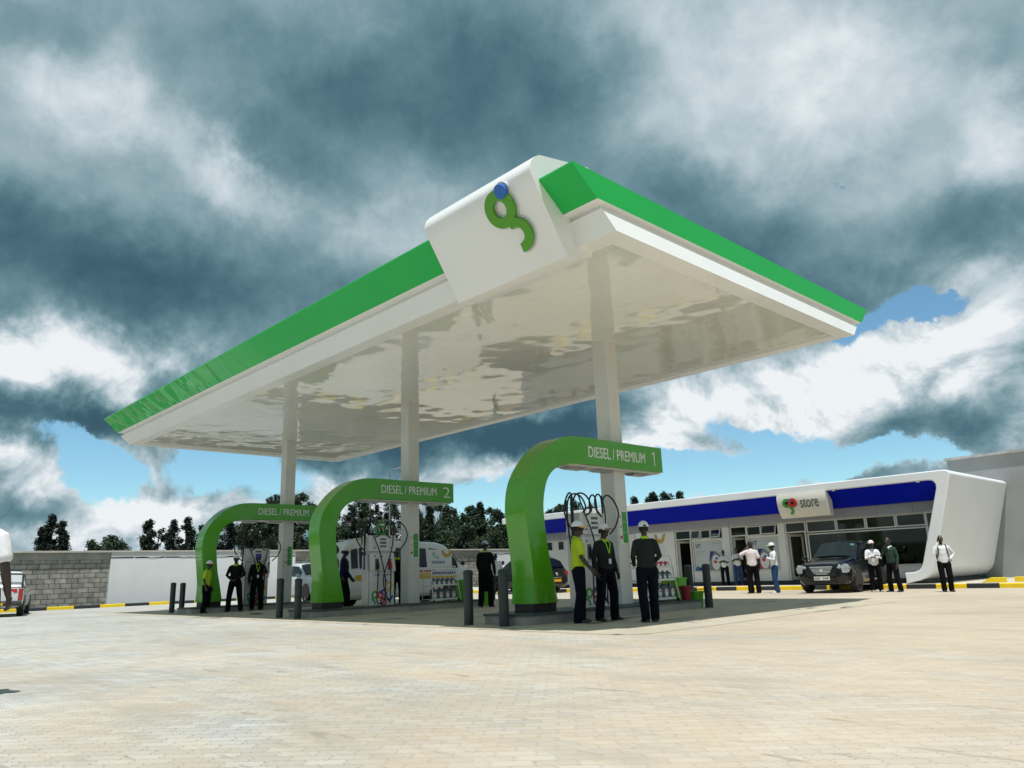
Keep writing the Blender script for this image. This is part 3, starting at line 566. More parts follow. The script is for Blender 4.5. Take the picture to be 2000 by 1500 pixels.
for (dx0, dx1) in ((-13.74, -12.90), (-10.88, -10.10), (-8.34, -7.46)):
    window(dx0, dx1, 2.18, 2.60)
    fb = MB(); fb.box(dx0, dx0+.06, B0, B0+.12, .31, 2.18); fb.box(dx1-.06, dx1, B0, B0+.12, .31, 2.18)
    f = build('door_frame', fb, HD, stt)
    # open leaf swung inwards
    lf_ = MB(); xx = dx0+.07; xe = xx+.30; ye = B0+.72
    def leaf(u0, u1, z0, z1, w): 
        p = [(xx+(xe-xx)*u, B0+.1+(ye-B0-.1)*u) for u in (u0, u1)]
        lf_.prism([(p[0][0], p[0][1]), (p[1][0], p[1][1]), (p[1][0]+w, p[1][1]-w*.4), (p[0][0]+w, p[0][1]-w*.4)], 'z', z0, z1)
    leaf(0, .1, .33, 2.14, .04); leaf(.9, 1, .33, 2.14, .04); leaf(.1, .9, .33, .45, .035); leaf(.1, .9, 2.04, 2.14, .035)
    dl = build('door', lf_, HD, stt)
    gl_ = MB(); gl_.add([(xx+(xe-xx)*u+.015, B0+.1+(ye-B0-.1)*u, z) for u in (.1, .9) for z in (.45, 2.04)], [(0, 1, 3, 2)]); build('pane', gl_, PANE, dl)
    build('handle', MB().tube([(xe+.05, ye-.06, 1.1), (xe+.05, ye-.06, 1.5)], .014, 6), STEEL, dl)
window(-12.86, -11.30, .74, 2.12, pane=False); window(-10.08, -8.68, .74, 2.12, pane=False)
wbig = window(-7.42, -2.93, .76, 2.10)
for a, c in ((-7.42, -6.22), (-6.20, -5.08), (-5.06, -3.98), (-3.96, -2.93)): window(a, c, 2.14, 2.60)
window(-2.90, -2.50, 1.2, 2.60, y=B0-.06)
build_each('window_sill', MB().box(-7.44, -2.9, B0-.03, B0+.1, .715, .755).box(-12.88, -11.28, B0-.03, B0+.1, .705, .738).box(-10.10, -8.66, B0-.03, B0+.1, .705, .738), ALU, stt)
build_each('mullion', MB().box(-12.88, -11.28, B0+.02, B0+.1, 2.122, 2.17).box(-10.10, -8.66, B0+.02, B0+.1, 2.122, 2.17).box(-12.9, -11.28, B0+.02, B0+.1, 2.56, 2.60).box(-10.1, -8.66, B0+.02, B0+.1, 2.56, 2.60), ALU, stt)
for a, c, an in ((-12.84, -12.36, 14), (-12.33, -11.84, 3), (-11.81, -11.31, 22), (-10.05, -9.40, 2), (-9.36, -8.70, 18)): vent(a, c, 2.17, 2.56, an)
for a in (-21.95, -21.12, -19.6, -18.3):
    fb = MB().box(a-.02, a+.46, B0-.03, B0-.002, 2.04, 2.56); f = build('small_window', fb, ALU, stt)
    build('pane', MB().box(a+.04, a+.40, B0-.034, B0-.031, 2.10, 2.50), GLASSD, f)
# posters behind the two shop windows
POST = mat('poster_grey', (.50, .53, .55), .5, var=.06, scale=1.2)
def poster(x0, x1, off):
    y = B0+.05
    p = build('window_poster', MB().box(x0+.05, x1-.05, y, y+.01, .79, 2.07), POST, stt)
    f = lambda a, z, d: (a, y-.001-d, z)
    place_text('VT', (x0+.14, y-.003, 1.76), (1, 0, 0), (0, 0, 1), .25, .19, 'lettering', mat('deep_blue', (.01, .025, .22), .4), p, .002, .02)
    b = MB(); b.box(x0+.15, x0+.62, y-.004, y-.001, 1.60, 1.625); b.box(x0+.15, x0+.50, y-.004, y-.001, 1.50, 1.515); b.box(x1-.6, x1-.12, y-.004, y-.001, 1.93, 1.945)
    build('small_print', b, mat('print_grey', (.22, .3, .33), .5), p)
    jx = x1-.55-off
    b = MB(); b.cur = 0; b.prism([(jx-.18, .79), (jx+.42, .79), (jx+.45, 1.45), (jx+.2, 1.62), (jx-.05, 1.62)], 'y', y-.004, y-.001)
    b.cur = 1; b.prism([(jx-.05, 1.62), (jx+.14, 1.6), (jx-.1, 1.2), (jx-.13, 1.22)], 'y', y-.0065, y-.004)
    b.cur = 2; b.prism(circ(jx+.2, 1.13, .2, .33, n=24), 'y', y-.0065, y-.0042)
    b.cur = 3; b.prism(circ(jx+.17, 1.22, .1, .13, 180, 300, 10)+[(jx+.27, 1.2)], 'y', y-.009, y-.0066)
    b.cur = 1; b.prism(circ(jx+.24, 1.26, .08, .09, 0, 180, 10), 'y', y-.009, y-.0067)
    b.cur = 4; b.prism(circ(x0+.17, .80, .14, .2, 0, 180, 10), 'y', y-.006, y-.001)
    b.cur = 3; b.prism(circ(x0+.45, .80, .15, .2, 0, 180, 10), 'y', y-.0055, y-.001)
    b.cur = 1; b.prism(circ(x0+.31, .80, .1, .14, 0, 180, 10), 'y', y-.0075, y-.001)
    build('printed_picture', b, [mat('print_can', (.20, .22, .25), .5), mat('deep_blue', (.01, .025, .22), .4), mat('print_white', (.7, .7, .7), .5), LRED, mat('teal_blue', (.02, .16, .33), .5)], p)
poster(-12.84, -11.32, .05); poster(-10.06, -8.70, .35)
# red alarm bell on the wall
build('alarm_bell', MB().lathe([(.06, 0), (.06, .03), (.045, .05)], 16, (-14.32, B0-.01, 2.46), 'y'), LRED, stt)
build('wall_vent', MB().box(-15.3, -15.0, B0-.02, B0-.002, 2.4, 2.52), DARK, stt)
# go store sign
spf = [(19.30, 3.60), (19.27, 3.45), (19.28, 3.25), (19.33, 3.05), (19.42, 2.87), (19.55, 2.70), (19.8, 2.70), (19.8, 3.60)]
sgn = build('shop_sign', MB().prism(spf, 'x', -7.80, -5.82), mat('sign_ivory', (.74, .72, .64), .35), stt, smooth=30)
def ps(x, z, d):
    pts_ = spf[:6]
    for i in range(5):
        (ya, za), (yb, zb) = pts_[i], pts_[i+1]
        if za >= z >= zb: yy = ya+(yb-ya)*(za-z)/(za-zb); break
    else: yy = 19.3
    return (x, yy-d, z)
def psx(x, y, d): return ps(-7.80+x, y, d)
b = MB(); b.cur = 0; ribbon(b, circ(.41, 3.26, .125, .125), .10, psx, .02, .05, True)
ribbon(b, circ(.49, 2.97, .10, .11, 80, -100, 16), .085, psx, .02, .048)
b.cur = 1; ribbon(b, circ(.66, 3.26, .125, .125), .10, psx, .03, .06, True)
b.cur = 2; ribbon(b, circ(.535, 3.36, .06, .03, 150, 30, 8), .07, psx, .05, .065)
b.cur = 3; disc(b, .41, 3.26, .07, psx, .02, .034); disc(b, .66, 3.26, .07, psx, .02, .036)
build('emblem', b, [mat('sign_green', (.06, .30, .03), .4), LRED, mat('sign_blue', (.03, .2, .35), .4), DARK], sgn)
me = text_mesh('store', 1.); xs = [v.co.x for v in me.vertices]; ys = [v.co.y for v in me.vertices]
for v in me.vertices:
    q = psx(.95+(v.co.x-min(xs))/(max(xs)-min(xs))*.72, 3.04+(v.co.y-min(ys))/(max(ys)-min(ys))*.36, .012+.006*v.co.z); v.co = q
me.materials.clear(); me.materials.append(LETG); build('lettering', me, LETG, sgn)
build_each('gutter_bracket', MB().box(-2.6, -2.5, 19.40, 19.46, 3.56, 3.60).box(-5.6, -5.5, 19.40, 19.46, 3.56, 3.60), WHITE, stt)
# interior things seen through the big window
t = thing('shop_counter', 'dark shop counter inside the store behind the big window', 'counter', (-6.5, 24.2, .31))
build('counter_body', MB().box(-8.2, -5.2, 24, 24.6, .31, 1.25), mat('counter_wood', (.10, .09, .07), .5), t); build('worktop', MB().box(-8.25, -5.15, 23.95, 24.65, 1.25, 1.29), DARK, t)
# grey gabled block behind the store
gb = thing('grey_building', 'tall plain grey rendered block behind the right end of the store', 'building', (5, 31, 0))
build('wall', MB().box(-3.48, 16, 26.01, 36, 0, 4.93), GREY, gb)
rf = MB(); rf.prism([(-3.56, 4.93), (16.1, 5.12), (16.1, 5.22), (-3.56, 5.03)], 'y', 25.9, 36.1); rf.prism([(-3.48, 4.93), (16, 4.93), (16, 5.12)], 'y', 26.012, 35.9)
build('roof_edge', rf, mat('roof_edge', (.40, .40, .38), .8, var=.2), gb)
# loose kerb stones right of the store
for i, (x, y, w, m_, lb_) in enumerate(((-1.2, 19.6, .7, YEL, 'yellow sloped kerb stone lying by the foot of the white end wall'), (-.35, 20.1, .42, YEL, 'small yellow block by the grey wall, left one'), (.15, 20.1, .42, BLK, 'small black block between two yellow ones by the grey wall'), (.68, 20.1, .42, YEL, 'small yellow block by the grey wall, right one'))):
    b = MB(); b.prism([(x, .146), (x+w, .146), (x+w, .30), (x+.3 if i == 0 else x, .30)], 'y', y, y+.25); tag(build('kerb_stone', b, m_, bevel=.01), lb_, 'kerb stone')
# ================================================================== BOLLARDS
bol = None
bl = ['dark bollard left of the two at the near end of the nearest island', 'dark bollard right of the two at the near end of the nearest island',
      'dark bollard left of the two in front of the middle island', 'dark bollard right of the two in front of the middle island',
      'dark bollard left of the two before the white wall at far left', 'dark bollard right of the two before the white wall at far left',
      'dark bollard at the far end of the nearest island, right of the buckets', 'dark bollard behind the lubricant rack, left of the green buckets']
for (x, y, h), lab in zip(((-4.96, .88, 1.05), (-3.99, .93, 1.04), (-13.04, .95, 1.04), (-11.85, .86, 1.02), (-22.28, 1.41, 1.06), (-21.65, 1.52, 1.04), (-3.56, 7.2, 1.02), (-4.13, 7.3, 1.01)), bl):
    if bol is None:
        o = thing('bollard', lab, 'bollard', (0, 0, 0), 'dark steel bollards'); bol = o
        build('post', MB().lathe([(.094, 0), (.094, .95)], 24), CHAR, o, smooth=40)
        build('cap', MB().lathe([(.099, .95), (.099, 1.0), (.09, 1.02), (.07, 1.035), (.03, 1.045)], 24), CHAR, o, smooth=40)
    else: o = copy_tree(bol)
    o.location = (x, y, .004); o.scale = (1, 1, h/1.045); o['label'] = lab
# ================================================================== PUMPS
PUMPW = mat('pump_white', (.66, .67, .68), .35, var=.04)
def pump(k, lab):
    X = -8.07*k
    t = thing('fuel_pump', lab, 'fuel pump', (X-4.2, 3.55, .2), 'fuel pumps on the islands')
    xf = X-3.92; xb = X-4.28; y0, y1 = 3.10, 3.98
    build_each('side_panel', MB().box(xb, xf-.02, y0, y0+.03, .2, 1.62).box(xb, xf-.02, y1-.03, y1, .2, 1.62), STEEL, t)
    build('lower_cabinet', MB().box(xb+.01, xf, y0+.03, y1-.03, .205, 1.14), PUMPW, t, bevel=.01)
    bdy = MB(); bdy.prism([(y0+.04, 1.14), (y1+.03, 1.14), (y1-.04, 1.66), (y0+.02, 1.66)], 'x', xb+.02, xf+.03); nz = build('nozzle_panel', bdy, PUMPW, t, bevel=.01)
    hd = build('display_head', MB().box(xb-.02, xf+.05, y0+.0, y1-.0, 1.70, 2.16).box(xb+.05, xf, y0+.06, y1-.06, 1.655, 1.70), PUMPW, t, bevel=.015)
    db = MB()
    for j in range(3): db.box(xf+.052, xf+.056, y0+.34, y0+.55, 1.82+j*.10, 1.875+j*.10)
    build('display', db, mat('lcd', (.10, .12, .12), .2), hd)
    db = MB(); db.box(xf+.052, xf+.055, y0+.12, y0+.2, 1.80, 1.82).box(xf+.052, xf+.055, y1-.2, y1-.12, 1.80, 1.82); build('button_row', db, DARK, hd)
    if k == 1:
        ps_ = build('price_sign', MB().box(xf-.15, xf-.10, 3.42, 3.75, 2.16, 2.56), LGRN, t); pb_ = MB(); pb_.box(xf-.098, xf-.095, 3.45, 3.72, 2.45, 2.50); pb_.box(xf-.098, xf-.095, 3.45, 3.72, 2.31, 2.33); pb_.cur = 1; pb_.box(xf-.098, xf-.095, 3.45, 3.72, 2.36, 2.395)
        build('price_strip', pb_, [LETW, mat('pale_red', (.5, .28, .26), .5)], ps_)
    # small plaques
    build('plaque', MB().box(xf+.031, xf+.036, 3.26, 3.30, 1.55, 1.59).box(xf+.031, xf+.036, 3.78, 3.82, 1.55, 1.59).lathe([(.025, 0), (.025, .006)], 12, (xf+.03, 3.52, 1.57), 'x'), DARK, nz)
    place_text('DIESEL   PREMIUM', (xf+.003, 3.30, 1.02), (0, 1, 0), (0, 0, 1), .52, .045, 'lettering', LBLUE, t, .002)
    # coloured ring graphics
    pf = lambda y, z, d: (xf+d, y, z)
    gm = MB()
    gm.cur = 0; ribbon(gm, circ(3.31, .50, .085, .085), .055, pf, .001, .003, True); ribbon(gm, circ(3.22, .25, .10, .13, 0, 100, 10), .055, pf, .001, .003)
    gm.cur = 1; ribbon(gm, circ(3.50, .50, .085, .085), .055, pf, .0035, .005, True); ribbon(gm, circ(3.60, .30, .085, .085), .055, pf, .0035, .005, True)
    gm.cur = 2; ribbon(gm, circ(3.60, .52, .095, .10, -10, 190, 14), .055, pf, .0055, .007); ribbon(gm, circ(3.80, .47, .10, .12, 180, 360, 14), .055, pf, .0055, .007); disc(gm, 3.68, .88, .04, pf, .001, .004)
    gm.cur = 3; ribbon(gm, circ(3.80, .75, .09, .085, -100, 150, 16), .055, pf, .001, .003); ribbon(gm, circ(3.70, .56, .08, .08, 0, 90, 8), .055, pf, .001, .003)
    build('ring_graphic', gm, [LGRN, LRED, mat('ring_blue', (.02, .05, .45), .4), LYEL], t)
    # nozzles in their holsters
    for j, (yy, m_) in enumerate(((3.36, DARK), (3.80, LRED))):
        nb = MB(); nb.tube([(xf+.05, yy, 1.24), (xf+.07, yy, 1.36), (xf+.06, yy-.01, 1.46)], [.03, .034, .02], 8); nb.box(xf+.035, xf+.11, yy-.03, yy+.03, 1.22, 1.36)
        nn = build('nozzle', nb, m_, t, bevel=.008); build('holster', MB().box(xf+.02, xf+.034, yy-.07, yy+.05, 1.18, 1.50), mat('holster_grey', (.12, .12, .13), .5), nn)
    # hose masts and hanging hoses
    hz = 2.52
    for j, (yy, sgn_) in enumerate(((3.02, -1), (4.04, 1))):
        hb = MB()
        for q, xq in enumerate((xf-.10, xb+.10)):
            P_ = [(xq, yy+.02*sgn_, 1.25), (xq, yy, 1.8), (xq, yy-.02*sgn_, 2.3), (xq+.02, yy+.02*sgn_, hz), (xq+.06, yy+.14*sgn_, hz+.05), (xq+.10, yy+.30*sgn_, hz-.10), (xq+.12, yy+.38*sgn_, hz-.35), (xq+.12, yy+.26*sgn_, hz-.62), (xq+.1, yy+.06*sgn_, hz-.8)]
            if q == 0: hb.tube(catmull(P_, 5), .019, 7)
            P_ = [(xq, yy, 1.9), (xq, yy-.03*sgn_, 2.35), (xq+.03, yy-.10*sgn_, hz+.02), (xq+.08, yy-.26*sgn_, hz+.06), (xq+.12, yy-.40*sgn_, hz-.05), (xq+.16, yy-.44*sgn_, hz-.25), (xq+.18 if q == 0 else xq+.1, yy-.36*sgn_, hz-.36), (xq+.1, yy-.14*sgn_, hz-.48)]
            hb.tube(catmull(P_, 5), .019, 7)
        ybo = 3.36 if j == 0 else 3.80
        # long hanging loop down the front to the nozzle
        P_ = [(xf-.02, yy-.12*sgn_, hz+.03), (xf+.10, yy-.18*sgn_, hz-.4), (xf+.12, ybo+.02*sgn_*-1, 1.7), (xf+.12, 3.55-.02*sgn_, 1.0), (xf+.12, 3.58, .55), (xf+.13, 3.62-.12*sgn_*-1, .28), (xf+.13, ybo-.06, .32), (xf+.12, ybo-.03, .8), (xf+.08, ybo, 1.22)]
        hb.tube(catmull(P_, 6), .017, 7)
        build('hose', hb, DARK, t, smooth=60)
        build('hose_mast', MB().cyl(xf-.12, yy, 1.2, 2.50, .022, 10).box(xf-.15, xf-.09, yy-.03, yy+.03, 1.6, 1.68), DARK, t)
    if k == 0:
        P_ = [(xf-.2, 2.98, 2.3), (xf-.1, 2.84, 2.4), (xf-.05, 2.80, 2.0), (xf+.0, 2.84, 1.2), (xf+.05, 2.84, .6), (xf+.08, 2.90, .28), (xf+.1, 3.05, .24)]
        build('slack_hose', MB().tube(catmull(P_, 6), .019, 7), DARK, t, smooth=60)
    return t
pump(0, 'white fuel pump partly hidden behind the man in the yellow shirt'); pump(1, 'white fuel pump with coloured ring pattern and green price sign on top'); pump(2, 'white fuel pump of the farthest island, behind a man in a purple cap')
# ================================================================== LUBRICANT RACKS
def jug(w, h, name, lab, group, m_body, m_lab):
    d = w*.55
    t = thing(name, lab, 'oil container', (0, 0, 0), group)
    b = MB(); rings = []
    for z, s_, y_ in ((0, .94, 0), (.02*h, 1, 0), (.62*h, 1, 0), (.80*h, .80, -.08*w), (.88*h, .40, -.12*w), (.93*h, .20, -.14*w)):
        rings.append([(cx_*d/2*s_, y_+cy_*w/2*s_, z) for cx_, cy_ in ((1, .7), (.7, 1), (-.7, 1), (-1, .7), (-1, -.7), (-.7, -1), (.7, -1), (1, -.7))])
    b.loft(rings); bd = build('bottle_body', b, m_body, t, smooth=30)
    build('bottle_cap', MB().cyl(0, -.14*w, .93*h, h, .16*w, 10), m_lab[1], t)
    lb_ = MB(); lb_.cur = 0; lb_.prism(circ(-.03*w, .36*h, .28*w, .26*h, n=14), 'x', d/2, d/2+.003)
    lb_.cur = 1; lb_.prism(circ(.02*w, .42*h, .16*w, .10*h, 0, 180, 8), 'x', d/2+.003, d/2+.005)
    build('bottle_label', lb_, [m_lab[0], m_lab[1]], bd); return t
CAN = mat('can_grey', (.085, .095, .11), .35); CANB = mat('can_blue', (.02, .04, .30), .35); CANR = mat('can_red', (.50, .03, .03), .4)
protos = {}
def put_jug(kind, x, y, z, lab, group):
    spec_ = {'big': (.24, .36, CAN, (mat('print_white', (.7, .7, .7), .5), LRED)), 'bigy': (.24, .36, CAN, (LETW, LYEL)), 'mid': (.17, .21, CAN, (LETW, CANB)), 'small': (.075, .17, mat('can_white', (.6, .6, .62), .4), (CANB, DARK)), 'red': (.16, .14, CANR, (LETW, LETW))}[kind]
    if kind not in protos: t = jug(spec_[0], spec_[1], 'oil_bottle', lab, group, spec_[2], spec_[3]); protos[kind] = t
    else: t = copy_tree(protos[kind]); t['group'] = group
    t['label'] = lab; t.location = (x, y, z)
def rack(X, y0, y1, lab):
    t = thing('lubricant_rack', lab, 'display rack', (X-4.05, (y0+y1)/2, .2), 'lubricant display racks')
    xf, xb = X-3.90, X-4.35
    fr = MB(); r = .016
    for yy in (y0, y1):
        s_ = .10 if yy == y1 else -.04
        fr.tube([(xf+.08, yy+s_, .24), (xf-.05, yy, 1.24)], r, 6); fr.tube([(xb, yy+s_, .24), (xb+.03, yy, 1.24)], r, 6)
        for z in (.27, .69, .98): fr.tube([(xb, yy, z), (xf+.05, yy, z)], r*.8, 6)
    fr.tube([(xf-.05, y0, 1.24), (xf-.05, y1, 1.24)], r, 6)
    build('frame', fr, ALU, t)
    for z in (.27, .69, .98):
        sh = MB(); sh.box(xb, xf+.02, y0, y1, z-.012, z); sh.box(xf+.02, xf+.035, y0, y1, z-.02, z+.03); build('shelf', sh, ALU, t)
    for (xx, yy) in ((xf+.06, y0), (xf+.06, y1+.06), (xb, y0), (xb, y1+.06)): build('castor', MB().lathe([(.035, -.015), (.035, .015)], 12, (xx, yy, .235), 'y'), DARK, t)
    sy0, sy1 = y0-.10, y1-.12
    sb = MB(); sb.prism([(sy0, 1.26), (sy0+.02, 1.24), (sy1-.02, 1.24), (sy1, 1.26), (sy1, 1.72), (sy1-.03, 1.75), (sy0+.03, 1.75), (sy0, 1.72)], 'x', xf-.09, xf-.06)
    bd = build('sign_board', sb, mat('board_white', (.72, .74, .78), .4), t)
    place_text('lubricants', (xf-.058, sy0+.14, 1.33), (0, 1, 0), (0, 0, 1), .50, .11, 'lettering', mat('deep_blue', (.01, .025, .22), .4), bd, .002, .01)
    pf = lambda y, z, d: (xf-.06+d, y, z)
    b = MB(); b.cur = 0; ribbon(b, circ(sy0+.20, 1.62, .032, .032), .022, pf, .001, .003, True); ribbon(b, circ(sy0+.215, 1.55, .03, .035, 60, -110, 10), .02, pf, .001, .003); disc(b, sy0+.225, 1.66, .014, pf, .003, .005, 12)
    b.cur = 1; b.box(xf-.059, xf-.057, sy0+.30, sy0+.38, 1.55, 1.57); b.box(xf-.059, xf-.057, sy0+.30, sy0+.42, 1.50, 1.52)
    b2 = MB(); ribbon(b2, circ(sy1-.20, 1.735, .165, .17, 181, 359, 20), .10, pf, .001, .003)
    build('board_graphic', b, [mat('sign_green', (.06, .30, .03), .4), LBLUE], bd); build('ochre_graphic', b2, mat('ochre', (.50, .33, .04), .5), bd)
    return xf, xb
xf, xb = rack(-8.07, 5.34, 6.28, 'lubricants display rack with oil cans, in front of the white minivan')
for j in range(11): put_jug('small', xf-.04, 5.40+j*.083, .98, f'small white oil bottle on top shelf of the middle rack, {["1st","2nd","3rd","4th","5th","6th","7th","8th","9th","10th","11th"][j]} from left', 'small oil bottles in a row')
for j in range(5): put_jug('mid', xf-.05, 5.44+j*.185, .69, f'grey oil can on the middle shelf of the middle rack, {["leftmost","second","third","fourth","rightmost"][j]}', 'medium oil cans')
for j in range(4): put_jug('big', xf-.08, 5.46+j*.245, .27, f'big grey oil can on the bottom shelf of the middle rack, {["leftmost","second","third","rightmost"][j]}', 'big oil cans')
xf, xb = rack(0, 5.15, 6.30, 'lubricants display rack with oil cans, behind the man in grey sweater')
for j in range(5): put_jug('big' if j < 3 else 'bigy', xf-.08, 5.28+j*.25, .27, f'big grey oil can on the bottom shelf of the nearest rack, {["leftmost","second","third","fourth, yellow label","rightmost, yellow label"][j]}', 'big oil cans')
for j in range(6): put_jug('mid', xf-.05, 5.26+j*.185, .69, f'grey oil can on the middle shelf of the nearest rack, {["leftmost","second","third","fourth","fifth","rightmost"][j]}', 'medium oil cans')
for j in range(6): put_jug('red' if j > 2 else 'mid', xf-.05, 5.26+j*.175, .98, f'{"red pack" if j>2 else "grey oil can"} on the top shelf of the nearest rack, {["leftmost","second","third","fourth","fifth","rightmost"][j]}', 'top shelf cans')
# ================================================================== BUCKETS
BG = mat('bucket_green', (.13, .50, .02), .4, coat=.1); BR = mat('bucket_red', (.22, .01, .01), .45)
def bucket(x, y, z, r0, r1, h, m_, lab, square=False, name='bucket'):
    t = thing(name, lab, 'bucket', (x, y, z), 'buckets at the island ends')
    n = 4 if square else 24
    def ring(r, zz):
        if square: return [(x+sx*r, y+sy*r*.8, z+zz) for sx, sy in ((1, .8), (.8, 1), (-.8, 1), (-1, .8), (-1, -.8), (-.8, -1), (.8, -1), (1, -.8))]
        return [(x+r*math.cos(2*math.pi*q/n), y+r*math.sin(2*math.pi*q/n), z+zz) for q in range(n)]
    b = MB(); b.loft([ring(r0, 0), ring(r1, h), ring(r1-.012, h), ring(r0-.01, .02)]); build('bucket_body', b, m_, t, smooth=40)
    b = MB(); b.loft([ring(r1-.013, h-.03), ring(r1+.012, h-.035), ring(r1+.014, h-.002), ring(r1-.013, h+.002)], cap=False); build('rim', b, m_, t, smooth=40)
    if not square: build('handle', MB().tube([(x+r1*math.cos(R(a)), y+r1*math.sin(R(a))*.3+.0, z+h-.03-.10*math.sin(R(a))) for a in range(0, 181, 20)], .005, 5), STEEL, t)
    return t
bucket(-4.25, 6.82, .2, .22, .26, .52, BG, 'large green plastic bin on the end of the nearest island', True)
bucket(-3.82, 6.66, .2, .10, .14, .33, BR, 'dark red bucket in front of the large green bin', name='bucket')
bucket(-3.92, 7.26, .004, .13, .17, .38, BG, 'small green bucket on the ground at the nearest island end, squeegee across it')
sq = thing('squeegee', 'window squeegee resting across the small green bucket', 'squeegee', (-3.9, 7.26, .39))
build('handle', MB().tube([(-4.05, 7.1, .40), (-3.75, 7.75, .44)], .011, 6), mat('wood_handle', (.25, .12, .08), .6), sq); build('blade', MB().box(-4.16, -3.92, 7.02, 7.12, .385, .44), mat('sponge_grey', (.2, .2, .2), .9), sq)
bucket(-12.3, 6.85, .2, .20, .25, .62, BG, 'green plastic bin at the end of the middle island, beside the man in black', True)
bucket(-11.9, 6.72, .2, .10, .13, .30, BR, 'dark red bucket at the end of the middle island')
bucket(-11.6, 7.25, .004, .12, .16, .42, BG, 'green bucket on the ground behind the legs of the man in black')
# ================================================================== LAMP POST
t = thing('street_lamp', 'thin pale street lamp standing behind the middle column', 'street lamp', (-40.5, 23.2, 0))
build('pole', MB().tube([(-40.5, 23.2, 0), (-40.5, 23.2, 8.6)], [.09, .05], 10), STEEL, t); build('arm', MB().tube(catmull([(-40.5, 23.2, 8.6), (-40.35, 23.35, 8.85), (-39.9, 23.8, 9.0), (-39.4, 24.3, 9.05)], 4), .035, 8), STEEL, t)
build('lamp_head', MB().box(-39.5, -38.9, 24.2, 24.75, 8.99, 9.12), STEEL, t, bevel=.03)
# ================================================================== VEHICLES
TYRE = mat('tyre', (.018, .018, .018), .85, var=.2, scale=9); RIM = mat('alloy_rim', (.55, .55, .56), .25, .9); LENS = mat('headlamp', (.34, .38, .41), .08, var=.5, scale=14, coat=1); REDL = mat('tail_lamp', (.42, .012, .01), .12, coat=.8)
def wheel(t, x, y, r, side, w=.22):
    prof = [(r*.62, -w/2), (r*.93, -w/2), (r, -w*.32), (r, w*.32), (r*.93, w/2), (r*.62, w/2)]
    ty = MB().lathe(prof+[(r*.62, -w/2)], 28, (x, y, r), 'y'); wh = build('wheel', ty, TYRE, t, smooth=40)
    yo = y+side*(w/2-.03)
    rb = MB(); rb.lathe([(r*.64, -.02), (r*.64, .02), (r*.56, .02), (r*.56, -.02), (r*.64, -.02)], 24, (x, yo, r), 'y'); rb.lathe([(.06, -.02), (.06, .03)], 12, (x, yo, r), 'y')
    for q in range(6):
        a = R(q*60+15); c_, s_ = math.cos(a), math.sin(a); pr = [(.04, -.03), (r*.58, -.022), (r*.58, .022), (.04, .03)]
        rb.prism([(x+u_*c_-v_*s_, r+u_*s_+v_*c_) for u_, v_ in pr], 'y', yo-.012, yo+.018)
    build('rim', rb, RIM, wh); build('brake_disc', MB().lathe([(r*.55, -.01), (r*.55, .0)], 20, (x, y+side*(w/2-.09), r), 'y'), DARK, wh)
